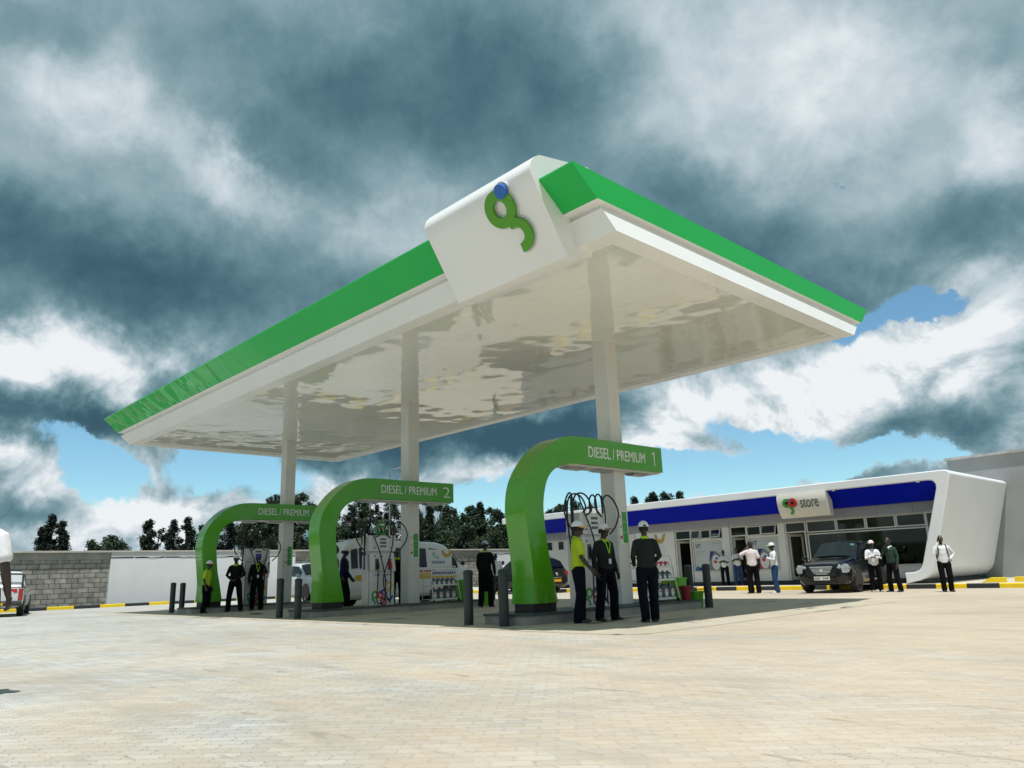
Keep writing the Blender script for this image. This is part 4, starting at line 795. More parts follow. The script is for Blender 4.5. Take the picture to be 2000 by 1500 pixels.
def car(name, lab, cat, paint, ST, wheels, wr, wsh, group=None, win=(), arch=True):
    """ST stations: x, zb, zbelt, zroof, w, wbelt, wroof (half widths)"""
    t = thing(name, lab, cat, (0, 0, 0), group)
    def sec(s_):
        x, zb, zt, zr, w, wb, wr_ = s_; zm = zb+(zt-zb)*.45
        h = [(0, zb), (w*.82, zb), (w*.97, zb+.12), (w, zm), (wb+(w-wb)*.3, zt-.06), (wb-.015, zt), (wr_+.01, zr-.07), (wr_-.09, zr-.005), (0, zr+.02)]
        return [(x, y, z) for y, z in h] + [(x, -y, z) for y, z in h[-2:0:-1]]
    S = [sec(s_) for s_ in ST]
    b = MB(); b.loft(S); me = b.mesh('body', paint, 50)
    bd = build('body', me, paint, t); ss = bd.modifiers.new('soft', 'SUBSURF'); ss.levels = 1; ss.render_levels = 2
    cr_ = me.attributes.new('crease_edge', 'FLOAT', 'EDGE')
    for i, e in enumerate(me.edges):
        v0, v1 = me.vertices[e.vertices[0]].co, me.vertices[e.vertices[1]].co
        if abs(v0.x-v1.x) > .01: cr_.data[i].value = .55
        else: cr_.data[i].value = .45
    def at(i, fx, j, fj, off):
        A, B_ = S[i], S[i+1]
        def P(r_, jj, f_): return Vector(r_[jj]).lerp(Vector(r_[jj+1]), f_)
        p = P(A, j, fj).lerp(P(B_, j, fj), fx); n = (Vector(B_[j])-Vector(A[j])).cross(Vector(A[j+1])-Vector(A[j])).normalized()
        if n.dot(p-Vector((p.x, 0, .8))) < 0: n = -n
        return p+n*off
    for (nm, i0, f0, i1, f1, g0, g1) in win:   # side windows on face j=5 (belt to roof edge)
        for sgn_ in (1, -1):
            pts_ = []
            for (ii, ff, gg) in ((i0, f0, g0), (i0, f0, g1), (i1, f1, g1), (i1, f1, g0)):
                if ff >= 1: p = at(ii, ff, 5, gg, .0)
                else: p = at(ii, ff, 5, gg, .0)
                pts_.append(Vector((p.x, (abs(p.y)+.012)*sgn_, p.z)))
            w_ = MB(); q = [p-Vector((0, .02*sgn_, 0)) for p in pts_]
            w_.loft([[*q], [*pts_]]); build(nm, w_, GLASSD, t)
    def screen(i, nm, f0=.06, f1=.92, m_=GLASSD, yi=.93):
        # windscreen / rear glass laid between stations i and i+1 over the top
        rows = []
        for f_ in (f0, .5, f1):
            xa = S[i][6][0]+(S[i+1][6][0]-S[i][6][0])*f_; za = S[i][8][2]+(S[i+1][8][2]-S[i][8][2])*f_; zs = S[i][6][2]+(S[i+1][6][2]-S[i][6][2])*f_
            yw = (S[i][6][1]+(S[i+1][6][1]-S[i][6][1])*f_)*yi; d = 1 if S[i+1][6][2] > S[i][6][2] else -1
            rows.append([(xa+(.035*(1-(y_/yw)**2)+.005)*-d*(-1 if d == 1 else -1) if 0 else xa + (.02)*(1 if ST[i][3] < ST[i+1][3] else -1)*(-1 if ST[i][0] < ST[i+1][0] else 1), y_, za+.022-(za-zs-.03)*abs(y_/yw)**3) for y_ in (yw, yw*.6, 0, -yw*.6, -yw)])
        w_ = MB(); v_ = [p for r_ in rows for p in r_]; f_ = [(a*5+c_, a*5+c_+1, (a+1)*5+c_+1, (a+1)*5+c_) for a in range(2) for c_ in range(4)]
        w_.add(v_, f_); return build(nm, w_, m_, t, smooth=60)
    for (x, y) in wheels:
        for sgn_ in (1, -1):
            wheel(t, x, sgn_*(y-.11), wr, sgn_)
            if arch: 
                a_ = MB(); a_.prism([(x+wr*1.18*math.cos(R(q)), wr+wr*1.18*math.sin(R(q))) for q in range(-20, 201, 15)], 'y', sgn_*(y-.25), sgn_*(y+.006)); build('wheel_arch', a_, DARK, t)
    return t, S, screen, bd
def mirror(t, x, y, z, m_):
    for s_ in (1, -1): build('wing_mirror', MB().sph((x, s_*(y+.13), z), .1, 10, 6, (.6, 1, .75)).tube([(x, s_*(y-.03), z-.03), (x, s_*(y+.08), z-.02)], .02, 6), m_, t, smooth=60)
def finish(t, x, y, rz): t.location = (x, y, 0); t.rotation_euler = (0, 0, R(rz))
SUV = [(2.28, .42, .78, .80, .60, .60, .50), (2.20, .28, .84, .92, .80, .74, .66), (1.95, .24, .93, 1.0, .90, .84, .74), (1.15, .24, 1.02, 1.09, .92, .86, .76), (.95, .24, 1.04, 1.13, .92, .86, .76), (.10, .24, 1.07, 1.66, .92, .87, .66), (-.6, .24, 1.09, 1.71, .92, .87, .67), (-1.5, .24, 1.12, 1.67, .92, .86, .66), (-1.95, .26, 1.12, 1.52, .91, .84, .64), (-2.22, .32, 1.05, 1.16, .86, .78, .66), (-2.30, .42, .80, .84, .72, .68, .58)]
SUVW = [('side_window', 4, .45, 5, .02, .14, .90), ('side_window', 5, .06, 6, .0, .10, .90), ('side_window', 6, .06, 6, .98, .10, .90), ('side_window', 7, .05, 7, .85, .14, .86)]
BLKP = mat('black_car_paint', (.003, .005, .006), .20, coat=.5, var=.1, spec=.3); WHP = mat('white_car_paint', (.66, .68, .68), .25, coat=.8, var=.02); SILP = mat('silver_white_paint', (.55, .58, .60), .25, coat=.8, var=.02)
def detail_front(t, plate=None, grille=True):
    for s_ in (1, -1):
        b = MB(); b.prism([(s_*.47, .64), (s_*.43, .76), (s_*.54, .86), (s_*.80, .93), (s_*.87, .80), (s_*.83, .64)], 'x', 1.94, 2.25); hl = build('headlight', b, LENS, t, bevel=.02)
        build('fog_lamp', MB().lathe([(.05, 0), (.05, .02)], 12, (2.20, s_*.62, .42), 'x'), LENS, t)
    b = MB(); b.prism([(-.40, .84), (.40, .84), (.30, .62), (.18, .57), (-.18, .57), (-.30, .62)], 'x', 2.2, 2.295); g = build('grille', b, DARK, t)
    b = MB()
    for q in range(6): z = .605+q*.043; w = .25+.025*q if q else .2; b.box(2.296, 2.305, -w, w, z, z+.02)
    b.box(2.295, 2.31, -.38, .38, .838, .858); b.lathe([(.055, 0), (.055, .012)], 16, (2.30, 0, .73), 'x'); build('grille_bar', b, mat('bright_trim', (.62, .63, .65), .25, .3), g)
    build('lower_intake', MB().box(2.24, 2.30, -.45, .45, .30, .40), DARK, t)
    if plate:
        p = build('number_plate', MB().box(2.30, 2.325, -.26, .26, .42, .54), mat('plate_white', (.7, .7, .68), .5), t); place_text(plate, (2.327, -.235, .445), (0, 1, 0), (0, 0, 1), .47, .07, 'lettering', DARK, p, .001, .01)
t, S, scr, _b = car('parked_suv', 'black four wheel drive with number plate KBZ 594P parked before the store', 'car', BLKP, SUV, ((1.38, .92), (-1.32, .92)), .36, None, 'dark cars near the store', SUVW)
scr(4, 'windscreen', .08, .93); mirror(t, .82, .92, 1.16, BLKP); detail_front(t, 'KBZ · 594P')
build('sticker', MB().box(.30, .325, .45, .58, 1.52, 1.60), mat('sticker_teal', (.25, .5, .45), .5), t)
finish(t, -4.72, 17.45, -84); t.scale = (.95, .95, .97)
# dark car behind the nearest arch, seen from behind
t, S, scr, _b = car('dark_estate_car', 'black car seen from behind the nearest green arch, chrome badge on its tail', 'car', BLKP, SUV, ((1.38, .92), (-1.32, .92)), .36, None, 'dark cars near the store', SUVW)
rg = MB(); rg.prism([(-.56, 1.50), (.56, 1.50), (.66, 1.16), (-.66, 1.16)], 'x', -2.14, -2.10)
o = scr(8, 'rear_window', .05, .95)
for s_ in (1, -1): build('tail_light', MB().prism([(s_*.60, 1.0), (s_*.82, 1.02), (s_*.84, .78), (s_*.66, .78)], 'x', -2.28, -2.1), REDL, t, bevel=.02)
build('badge', MB().lathe([(.07, 0), (.07, .03)], 14, (-2.34, 0, .86), 'x').box(-2.325, -2.30, -.3, .3, .70, .73), CHROME, t)
build('number_plate', MB().box(-2.34, -2.31, -.26, .26, .52, .64), LYEL, t); build_each('roof_rail', MB().tube([(-1.4, .55, 1.72), (.0, .57, 1.76)], .018, 6).tube([(-1.4, -.55, 1.72), (.0, -.57, 1.76)], .018, 6), DARK, t)
mirror(t, .82, .92, 1.16, BLKP); finish(t, -20.6, 17.5, 180); 
# white suv behind farthest island
t, S, scr, _b = car('silver_suv', 'silver white four wheel drive standing behind the farthest island', 'car', SILP, SUV, ((1.38, .92), (-1.32, .92)), .37, None, None, SUVW)
scr(4, 'windscreen', .08, .93); mirror(t, .82, .92, 1.16, SILP); detail_front(t)
finish(t, -25.9, 9.0, -6); t.scale = (1, 1, 1.04)
# white minivan
VAN = [(2.62, .42, .95, .98, .62, .62, .56), (2.54, .28, 1.06, 1.13, .80, .78, .70), (2.38, .26, 1.14, 1.26, .86, .83, .74), (1.66, .26, 1.18, 1.98, .86, .84, .70), (1.2, .26, 1.18, 2.10, .86, .84, .70), (-.6, .26, 1.18, 2.15, .86, .84, .72), (-2.2, .26, 1.18, 2.15, .86, .84, .72), (-2.52, .28, 1.16, 2.08, .85, .82, .68), (-2.62, .34, 1.1, 1.98, .80, .76, .60)]
VANW = [('side_window', 2, .42, 3, .0, .06, .88), ('side_window', 3, .04, 4, .22, .06, .82), ('side_window', 4, .30, 4, .98, .06, .80), ('side_window', 5, .02, 5, .44, .06, .80), ('side_window', 5, .48, 5, .96, .06, .80), ('side_window', 6, .0, 6, .75, .08, .78)]
t, S, scr, _b = car('minivan', 'white passenger minivan with yellow side stripe behind the middle island', 'van', WHP, VAN, ((1.72, .86), (-1.62, .86)), .34, None, None, VANW)
scr(2, 'windscreen', .10, .94); mirror(t, 2.2, .86, 1.34, DARK)
b = MB()
for s_ in (1, -1):
    for a, c in ((-2.3, -1.36), (-1.34, .02), (.04, 1.15), (1.17, 1.95)): b.box(a, c, s_*.868, s_*.874, .86, 1.03)
build('yellow_stripe', b, mat('stripe_yellow', (.62, .40, .01), .4), t)
b = MB()
for i in range(3): b.box(-1.95+i*.16, -1.85+i*.16, -.874, -.868, 1.07, 1.15)
for i in range(6): b.box(.2+i*.13, .28+i*.13, -.874, -.868, 1.07, 1.14)
for i in range(4): b.box(-1.9, -1.72, -.874, -.868, .38+i*.1, .44+i*.1)
build('red_marking', b, LRED, t)
b = MB(); b.tube([(-2.2, .5, 2.2), (-.2, .5, 2.22)], .02, 6); b.tube([(-2.2, -.5, 2.2), (-.2, -.5, 2.22)], .02, 6)
for x in (-2.0, -1.2, -.4): b.tube([(x, .5, 2.2), (x, -.5, 2.2)], .015, 6)
build('roof_rack', b, ALU, t)
for s_ in (1, -1): build('headlight', MB().box(2.35, 2.57, s_*.5, s_*.76, .72, .90), LENS, t, bevel=.03); build('door_handle', MB().box(.95, 1.10, s_*.868, s_*.885, 1.08, 1.11), DARK, t)
build('bumper', MB().box(2.3, 2.66, -.80, .80, .30, .48), DARK, t, bevel=.03)
finish(t, -16.75, 7.45, 90); t.scale = (1.02, 1, 1.05)
# pickup at the far left
PU = [(2.5, .42, .85, .88, .62, .62, .5), (2.4, .3, .95, 1.0, .82, .76, .66), (1.4, .28, 1.02, 1.08, .88, .84, .74), (1.15, .28, 1.04, 1.12, .88, .84, .74), (.45, .28, 1.06, 1.70, .88, .85, .64), (-.6, .28, 1.08, 1.74, .88, .85, .66), (-.82, .28, 1.08, 1.66, .88, .85, .66), (-.92, .3, 1.08, 1.12, .88, .85, .76), (-2.45, .36, 1.08, 1.10, .88, .86, .80), (-2.5, .4, 1.04, 1.06, .86, .84, .80)]
t, S, scr, _b = car('pickup_truck', 'white pickup truck seen from behind at the left edge, red striped tailgate', 'truck', WHP, PU, ((1.62, .88), (-1.5, .88)), .37, None, None, [('side_window', 3, .5, 4, .02, .1, .88), ('side_window', 4, .08, 4, .95, .1, .88)])
scr(3, 'windscreen', .08, .93)
tg = build('tailgate', MB().box(-2.56, -2.50, -.72, .72, .58, 1.08), WHP, t, bevel=.02)
b = MB()
for s_ in (1, -1):
    for q in range(2): o_ = .22*q; b.prism([(s_*(.16+o_), 1.04), (s_*(.30+o_), 1.04), (s_*(.52+o_) if q == 0 else s_*.70, .80 if q == 0 else .90), (s_*(.38+o_) if q == 0 else s_*.58, .80 if q == 0 else .90)], 'x', -2.568, -2.561)
build('reflective_stripe', b, LRED, tg)
build('speed_disc', MB().lathe([(.07, 0), (.07, .006)], 16, (-2.574, -.60, .98), 'x'), LRED, tg)
for s_ in (1, -1): build('tail_light', MB().box(-2.55, -2.46, s_*.73, s_*.86, .60, 1.04), REDL, t, bevel=.02)
build('bumper', MB().box(-2.68, -2.48, -.86, .86, .40, .56), mat('bumper_dark', (.03, .035, .035), .5), t, bevel=.03)
p = build('number_plate', MB().box(-2.70, -2.682, -.26, .26, .43, .54), mat('plate_yellow', (.7, .42, .01), .5), t)
build_each('bed_rim', MB().box(-2.5, -.95, .80, .86, 1.08, 1.12).box(-2.5, -.95, -.86, -.80, 1.08, 1.12).box(-2.56, -2.49, -.86, .86, 1.085, 1.115), DARK, t)
build('sports_bar', MB().tube(catmull([(-1.1, .72, 1.1), (-1.05, .70, 1.5), (-1.0, .6, 1.62), (-1.0, -.6, 1.62), (-1.05, -.70, 1.5), (-1.1, -.72, 1.1)], 4), .035, 8), DARK, t)
finish(t, -30.9, -2.3, 165)
# ================================================================== PEOPLE
SKIN = mat('dark_skin', (.038, .021, .014), .4, spec=.5, var=.12, scale=12); HAIRM = mat('black_hair', (.008, .007, .007), .8); EYEW = mat('eye_white', (.55, .52, .48), .2)
def cloth(name, col, rough=.9, var=.10): return mat(name, col, rough, var=var, scale=7, bump=.4, bscale=14, spec=.12)
def limb(mb, pts, rad, side=Vector((0, 1, 0)), n=10):
    """closed tapered tube, rad = (a, b) half axes, a along 'side'"""
    pts = [Vector(p) for p in pts]; rings = []
    def ringat(p, t, ra, rb):
        a = side - t*side.dot(t)
        if a.length < .1: a = Vector((1, 0, 0)) - t*t.x
        a.normalize(); b_ = t.cross(a)
        return [p+a*ra*math.cos(2*math.pi*q/n)+b_*rb*math.sin(2*math.pi*q/n) for q in range(n)]
    for i, p in enumerate(pts):
        t = (pts[min(i+1, len(pts)-1)]-pts[max(i-1, 0)]).normalized(); ra, rb = rad[i] if isinstance(rad[i], tuple) else (rad[i], rad[i])
        if i == 0: rings.append(ringat(p-t*min(ra, rb)*.75, t, ra*.45, rb*.45)); rings.append(ringat(p-t*min(ra, rb)*.45, t, ra*.82, rb*.82))
        rings.append(ringat(p, t, ra, rb))
        if i == len(pts)-1: rings.append(ringat(p+t*min(ra, rb)*.45, t, ra*.82, rb*.82)); rings.append(ringat(p+t*min(ra, rb)*.75, t, ra*.45, rb*.45))
    mb.loft(rings)
def fuse(name, mb, m_, voxel, smooth_it=2, cut=None):
    me = mb.mesh('tmp', m_); o = bpy.data.objects.new('tmp', me); C.objects.link(o)
    r = o.modifiers.new('r', 'REMESH'); r.mode = 'VOXEL'; r.voxel_size = voxel; r.use_smooth_shade = True
    if smooth_it: s_ = o.modifiers.new('s', 'SMOOTH'); s_.iterations = smooth_it; s_.factor = .5
    dg = bpy.context.evaluated_depsgraph_get(); out = bpy.data.meshes.new_from_object(o.evaluated_get(dg)); out.name = name
    bpy.data.objects.remove(o); bpy.data.meshes.remove(me)
    out.materials.clear(); out.materials.append(m_)
    out.polygons.foreach_set('use_smooth', [True]*len(out.polygons)); return out
ARMS = {  # elbow, wrist offsets from the shoulder (forward, outward, up)
    'down': ((-.02, .07, -.28), (.06, .08, -.53)), 'fwd': ((.04, .05, -.27), (.20, .05, -.48)), 'clasp': ((.02, .10, -.26), (.21, -.10, -.40)),
    'cross': ((.07, .07, -.25), (.22, -.17, -.22)), 'crossb': ((.07, .07, -.25), (.25, -.17, -.17)), 'face': ((.12, .10, -.23), (.16, -.06, .05)), 'ear': ((.12, .09, -.22), (.1, -.02, .1)), 'hold': ((-.03, .07, -.26), (.17, .02, -.34)),
    'phone': ((.05, .24, -.14), (.06, .02, .10)), 'hip': ((-.08, .16, -.22), (.06, .02, -.38)), 'tablet': ((.04, .08, -.25), (.26, -.06, -.16)), 'lap': ((.05, .06, -.26), (.28, -.03, -.30)), 'out': ((.02, .16, -.25), (.10, .26, -.46))}
def person(label, x, y, H, rz, top, topm, botm, arms=('down', 'down'), sleeve='long', shoe=None, hat=None, hair=True, stance=.10, stride=0., lean=0., collar=None, voxel=.012, z=.004, seated=False, turn=0., extras=None, build_=1.0, group=None):
    t = thing('person', label, 'person', (0, 0, 0), group)
    SW = .185*build_
    hipz, kz, az_ = .90, .49, .08
    pel = Vector((0, 0, .95)); chest = Vector((.01+lean*.3, 0, 1.28)); neck = Vector((.0+lean*.5, 0, 1.47)); head = Vector((.035+lean*.6, 0, 1.625))
    if seated: dz = -.45
    legs = {}
    for s_ in (1, -1):
        f_ = stride*s_
        hip = Vector((0, s_*.095, hipz)); knee = Vector((.03+f_*.6, s_*(.095+stance*.3), kz)); ank = Vector((-.02+f_, s_*(.07+stance*.6), az_))
        if seated: knee = Vector((.42, s_*.12, hipz-.02)); ank = Vector((.44, s_*.12, hipz-.44))
        legs[s_] = (hip, knee, ank)
    body = MB(); shirt = MB(); trou = MB()
    # torso
    tor = [(pel, (.155, .11)), (pel+Vector((0, 0, .12)), (.14, .10)), (chest-Vector((0, 0, .08)), (.155, .108)), (chest+Vector((0, 0, .07)), (.165, .105)), (neck-Vector((0, 0, .05)), (.11, .07))]
    limb(body, [p for p, r_ in tor], [r_ for p, r_ in tor])
    limb(body, [neck-Vector((0, 0, .06)), neck+Vector((.01, 0, .03)), head-Vector((.01, 0, .05))], [(.062, .06), (.054, .054), (.052, .056)])
    # head with jaw, brow, nose, lips and ears
    hr = Matrix.Rotation(R(turn), 3, 'Z')
    def hp(v): return head+hr @ Vector(v)
    sd_ = hr @ Vector((0, 1, 0))
    limb(body, [hp((.018, 0, -.095)), hp((.012, 0, -.06)), hp((.0, 0, -.01)), hp((-.008, 0, .045)), hp((-.012, 0, .085))], [(.040, .045), (.058, .072), (.071, .090), (.074, .094), (.055, .070)], side=sd_, n=14)
    limb(body, [hp((.088, 0, .018)), hp((.103, 0, -.012)), hp((.100, 0, -.024))], [(.009, .009), (.015, .013), (.017, .010)], side=sd_, n=8)
    limb(body, [hp((.078, .035, .032)), hp((.088, 0, .030)), hp((.078, -.035, .032))], [.010, .011, .010], n=8)
    limb(body, [hp((.076, .022, -.052)), hp((.092, 0, -.050)), hp((.076, -.022, -.052))], [.008, .011, .008], n=8)
    limb(body, [hp((.070, 0, -.095)), hp((.078, 0, -.088))], [.018, .016], n=8)
    for s_ in (1, -1): limb(body, [hp((-.005, s_*.074, -.028)), hp((-.010, s_*.083, .0)), hp((-.005, s_*.080, .022))], [(.006, .013), (.008, .020), (.006, .014)], side=sd_, n=8)
    # shirt torso, clothes hang a little loose
    hem = -.04 if top != 'sweater' else -.02
    b_ = build_
    st_ = [(pel+Vector((0, 0, hem)), (.172*b_, .128)), (pel+Vector((.005, 0, .05)), (.168*b_, .130)), (pel+Vector((.01, 0, .15)), (.162*b_, .126)), (chest-Vector((-.005, 0, .08)), (.176*b_, .128)), (chest+Vector((.0, 0, .06)), (.188*b_, .122)), (neck-Vector((.005, 0, .055)), (.135*b_, .085)), (neck-Vector((.0, 0, .015)), (.066, .064))]
    limb(shirt, [p for p, r_ in st_], [r_ for p, r_ in st_], n=16)
    for s_, am in ((1, arms[0]), (-1, arms[1])):
        sh = Vector((neck.x*.8-.005, s_*(SW-.012), 1.385)); e_, w_ = ARMS[am]
        cvt = lambda o_: sh+Vector((o_[0], s_*o_[1], o_[2]))
        el, wr_ = cvt(e_), cvt(w_)
        if am in ('phone', 'face', 'ear'): wr_ = Vector((head.x+.12 if am == 'face' else head.x+.07, s_*(.02 if am == 'face' else .11), 1.49 if am == 'face' else 1.52))
        limb(body, [sh, sh.lerp(el, .35), el, el.lerp(wr_, .3), wr_], [.044, .047, .040, .041, .027])
        d = (wr_-el).normalized()
        if am in ('phone', 'ear'): d = (Vector((head.x+.02, s_*.09, 1.64))-wr_).normalized()
        if am in ('cross', 'crossb', 'clasp'): d = (d+Vector((0, -s_*.8, .1))).normalized()
        pn = Vector((0, -s_, 0)) if am in ('down', 'fwd', 'out') else Vector((-.4, 0, -1))
        if am in ('phone', 'ear'): pn = Vector((.2, -s_, 0))
        pn = (pn-d*pn.dot(d)).normalized(); sdv = d.cross(pn).normalized()      # sdv across the palm
        if sdv.x*1 < 0: sdv = -sdv
        pw = wr_+d*.015; pe = pw+d*.08
        limb(body, [pw, pw+d*.04, pe], [(.026, .017), (.037, .016), (.040, .014)], side=sdv, n=10)
        for fi, (off, ln) in enumerate(((.030, .066), (.011, .075), (-.009, .070), (-.028, .054))):
            b0 = pe+sdv*off-d*.008; c1 = .25+.12*fi
            p1 = b0+(d*.9+pn*c1*.5).normalized()*ln*.45; p2 = p1+(d*.7+pn*(c1+.35)).normalized()*ln*.32; p3 = p2+(d*.45+pn*(c1+.7)).normalized()*ln*.28
            limb(body, [b0, p1, p2, p3], [.0105, .0095, .0088, .0078], n=7)
        tb = pw+sdv*.026+d*.012; t1 = tb+(sdv*.75+d*.6+pn*.3).normalized()*.038; t2 = t1+(sdv*.25+d*.9+pn*.4).normalized()*.030
        limb(body, [tb, t1, t2], [.014, .012, .009], n=7)
        if sleeve == 'long': limb(shirt, [sh-Vector((0, s_*.05, -.012)), sh+Vector((0, 0, -.015)), sh.lerp(el, .4), el, el.lerp(wr_, .5), wr_-(wr_-el).normalized()*.01], [.056, .061, .057, .049, .045, .036])
        elif sleeve == 'short': limb(shirt, [sh-Vector((0, s_*.05, -.012)), sh+Vector((0, 0, -.015)), sh.lerp(el, .45), sh.lerp(el, .72)], [.060, .066, .068, .070])
    if collar:
        cb = MB(); cc = neck+Vector((0, 0, -.015))
        ringsC = [[(cc.x+.072*k_*math.cos(R(a)), .072*k_*math.sin(R(a)), cc.z+zz-.012*math.cos(R(a))) for a in range(0, 360, 20)] for k_, zz in ((1.22, -.028), (1.02, .012), (.84, .022), (.80, -.02))]
        cb.loft(ringsC, cap=False)
        cb.add([(cc.x+.085, .012, cc.z-.02), (cc.x+.062, .065, cc.z-.012), (cc.x+.118, .052, cc.z-.075)], [(0, 1, 2)]); cb.add([(cc.x+.085, -.012, cc.z-.02), (cc.x+.062, -.065, cc.z-.012), (cc.x+.118, -.052, cc.z-.075)], [(0, 2, 1)])
    # legs and trousers
    limb(trou, [pel+Vector((0, 0, .04)), pel-Vector((0, 0, .02)), pel-Vector((0, 0, .09))], [(.156*b_, .115), (.168*b_, .125), (.165*b_, .120)], n=16)
    for s_ in (1, -1):
        hip, knee, ank = legs[s_]
        limb(body, [hip, hip.lerp(knee, .4), knee, knee.lerp(ank, .35), ank], [.078, .070, .048, .050, .034])
        th = Vector((0, s_*.004, 0))
        ce = ank+Vector((0, 0, -.02)) if not seated else ank+Vector((0, 0, -.03))
        limb(trou, [hip+th, hip.lerp(knee, .45)+th, knee+Vector((.005, 0, 0)), knee.lerp(ank, .5), ce], [(.104, .112), (.098, .106), (.086, .092), (.082, .088), (.080, .094)], n=12)
    me = fuse('person_body', body, SKIN, voxel); bo = build('body', me, SKIN, t)
    build('shirt', fuse('shirt', shirt, topm, max(voxel*1.1, .012), 3), topm, t)
    build('trousers', fuse('trousers', trou, botm, max(voxel*1.1, .012), 3), botm, t)
    if collar: build('collar', cb, collar, t, smooth=60)
    shm = shoe or mat('black_shoe', (.012, .012, .012), .4)
    for s_ in (1, -1):
        a = legs[s_][2]; sb = MB(); z0 = a.z-.08
        an = R(8*s_); fx = Vector((math.cos(an), math.sin(an), 0)); fy = Vector((-fx.y, fx.x, 0)); rings = []
        for u_, w_, h_ in ((-.085, .018, .035), (-.075, .032, .075), (-.02, .038, .095), (.05, .042, .075), (.11, .048, .055), (.165, .044, .045), (.195, .022, .028)):
            p = Vector((a.x, a.y, z0))+fx*u_
            rings.append([p+fy*w_*c_+Vector((0, 0, h_*zz)) for c_, zz in ((-1, .0), (-1.02, .45), (-.7, .9), (0, 1), (.7, .9), (1.02, .45), (1, 0))])
        sb.loft(rings); build('shoe', sb, shm, t, smooth=50)
    for s_ in (1, -1): build('eye', MB().sph(hp((.079, s_*.031, .006)), .0115, 8, 6), EYEW, t, smooth=60)
    def dome(top_z, r1, r2, zlow, nm, m_, off=-.010):
        b = MB(); rings = []
        for k_ in range(7):
            a = R(k_*14.5); rings.append([hp((off+r1*math.cos(a)*math.cos(R(q)), r2*math.cos(a)*math.sin(R(q)), zlow+(top_z-zlow)*math.sin(a))) for q in range(0, 360, 18)])
        b.loft(rings); return build(nm, b, m_, t, smooth=70)
    if hat:
        hm, bm, bdir = hat
        cap_ = dome(.140, .111, .097, .030, 'cap', hm)
        bb = MB(); rings = []
        for q in range(-75, 76, 15):
            c_, s_ = math.cos(R(q)), math.sin(R(q)); rr_ = .09*(abs(c_)**.6)
            v0 = Vector((-.010+.108*c_, .093*s_, .046)); v1 = Vector((-.010+(.110+rr_)*c_, (.093)*s_*(1.02), .046-.012-.02*abs(s_)))
            rot = Matrix.Rotation(R(bdir), 3, 'Z')
            rings.append([hp(rot @ v0), hp(rot @ v1), hp(rot @ (v1-Vector((0, 0, .006)))), hp(rot @ (v0-Vector((0, 0, .008))))])
        bb.loft(rings); build('cap_brim', bb, bm, cap_, smooth=60)
        if bdir == 0: build('cap_strap_gap', MB().prism([(hp((0, .03*math.cos(R(a)), 0)).y, hp((0, 0, .035+.03*math.sin(R(a)))).z) for a in range(0, 181, 20)], 'x', head.x-.122, head.x-.114) if turn == 0 else MB().sph(hp((-.112, 0, .045)), .022, 8, 6, (.3, 1, 1)), HAIRM, cap_)
    if hair: dome(.112, .100, .083, -.02 if not hat else -.045, 'hair', HAIRM, -.018)
    if extras: extras(t, locals())
    s_ = H/1.76; t.scale = (s_, s_, s_); t.location = (x, y, z if not seated else z); t.rotation_euler = (0, 0, R(rz)); return t
LIME = cloth('lime_shirt', (.42, .58, .035)); SWG = cloth('grey_sweater', (.020, .025, .025)); SWB = cloth('black_sweater', (.007, .009, .009)); NAVY = cloth('navy_trousers', (.004, .005, .011)); BLKT = cloth('black_trousers', (.005, .005, .006))
WSH = cloth('white_shirt', (.74, .74, .76)); PSH = cloth('pale_pink_shirt', (.70, .62, .62)); JEAN = cloth('blue_jeans', (.025, .06, .15)); WCAP = cloth('white_cap', (.72, .73, .78), var=.03); LCAP = cloth('lilac_cap', (.42, .45, .62), var=.03); PCAP = cloth('purple_cap', (.10, .06, .30)); DGS = cloth('dark_green_sweater', (.030, .060, .048)); LIMEC = cloth('lime_collar', (.35, .45, .05))
def multi_mat():
    M = mat('printed_brim', (.6, .6, .65), .7); t, b = nodes_of(M); L = t.links.new; nd = t.nodes.new
    tc = nd('ShaderNodeTexCoord'); n = nd('ShaderNodeTexVoronoi'); n.inputs['Scale'].default_value = 26; L(tc.outputs['Object'], n.inputs[0])
    sp_ = nd('ShaderNodeSeparateColor'); L(n.outputs['Color'], sp_.inputs[0]); r = nd('ShaderNodeValToRGB'); r.color_ramp.interpolation = 'CONSTANT'; L(sp_.outputs[0], r.inputs[0])
    e = r.color_ramp.elements; e[0].color = (.75, .10, .02, 1); e[1].position = .3; e[1].color = (.75, .45, .02, 1)
    for p_, c in ((.55, (.03, .10, .45, 1)), (.75, (.7, .7, .75, 1))): q = e.new(p_); q.color = c
    L(r.outputs[0], b.inputs['Base Color']); return M
BRIM = multi_mat()
def lanyard(t, L_):
    n = L_['neck']; m_ = mat('lime_lanyard', (.30, .75, .02), .6)
    b = MB()
    for s_ in (1, -1): b.tube([(n.x+.06, s_*.07, n.z-.03), (n.x+.125, s_*.05, 1.38), (.146, s_*.004, 1.20)], .009, 6)
    ly = build('lanyard', b, m_, t); build('lanyard_cord', MB().tube([(.146, 0, 1.20), (.150, 0, 1.10)], .004, 5), DARK, ly)
    build('badge', MB().box(.150, .154, -.030, .030, 1.01, 1.10), mat('badge_white', (.6, .68, .8), .4), ly)
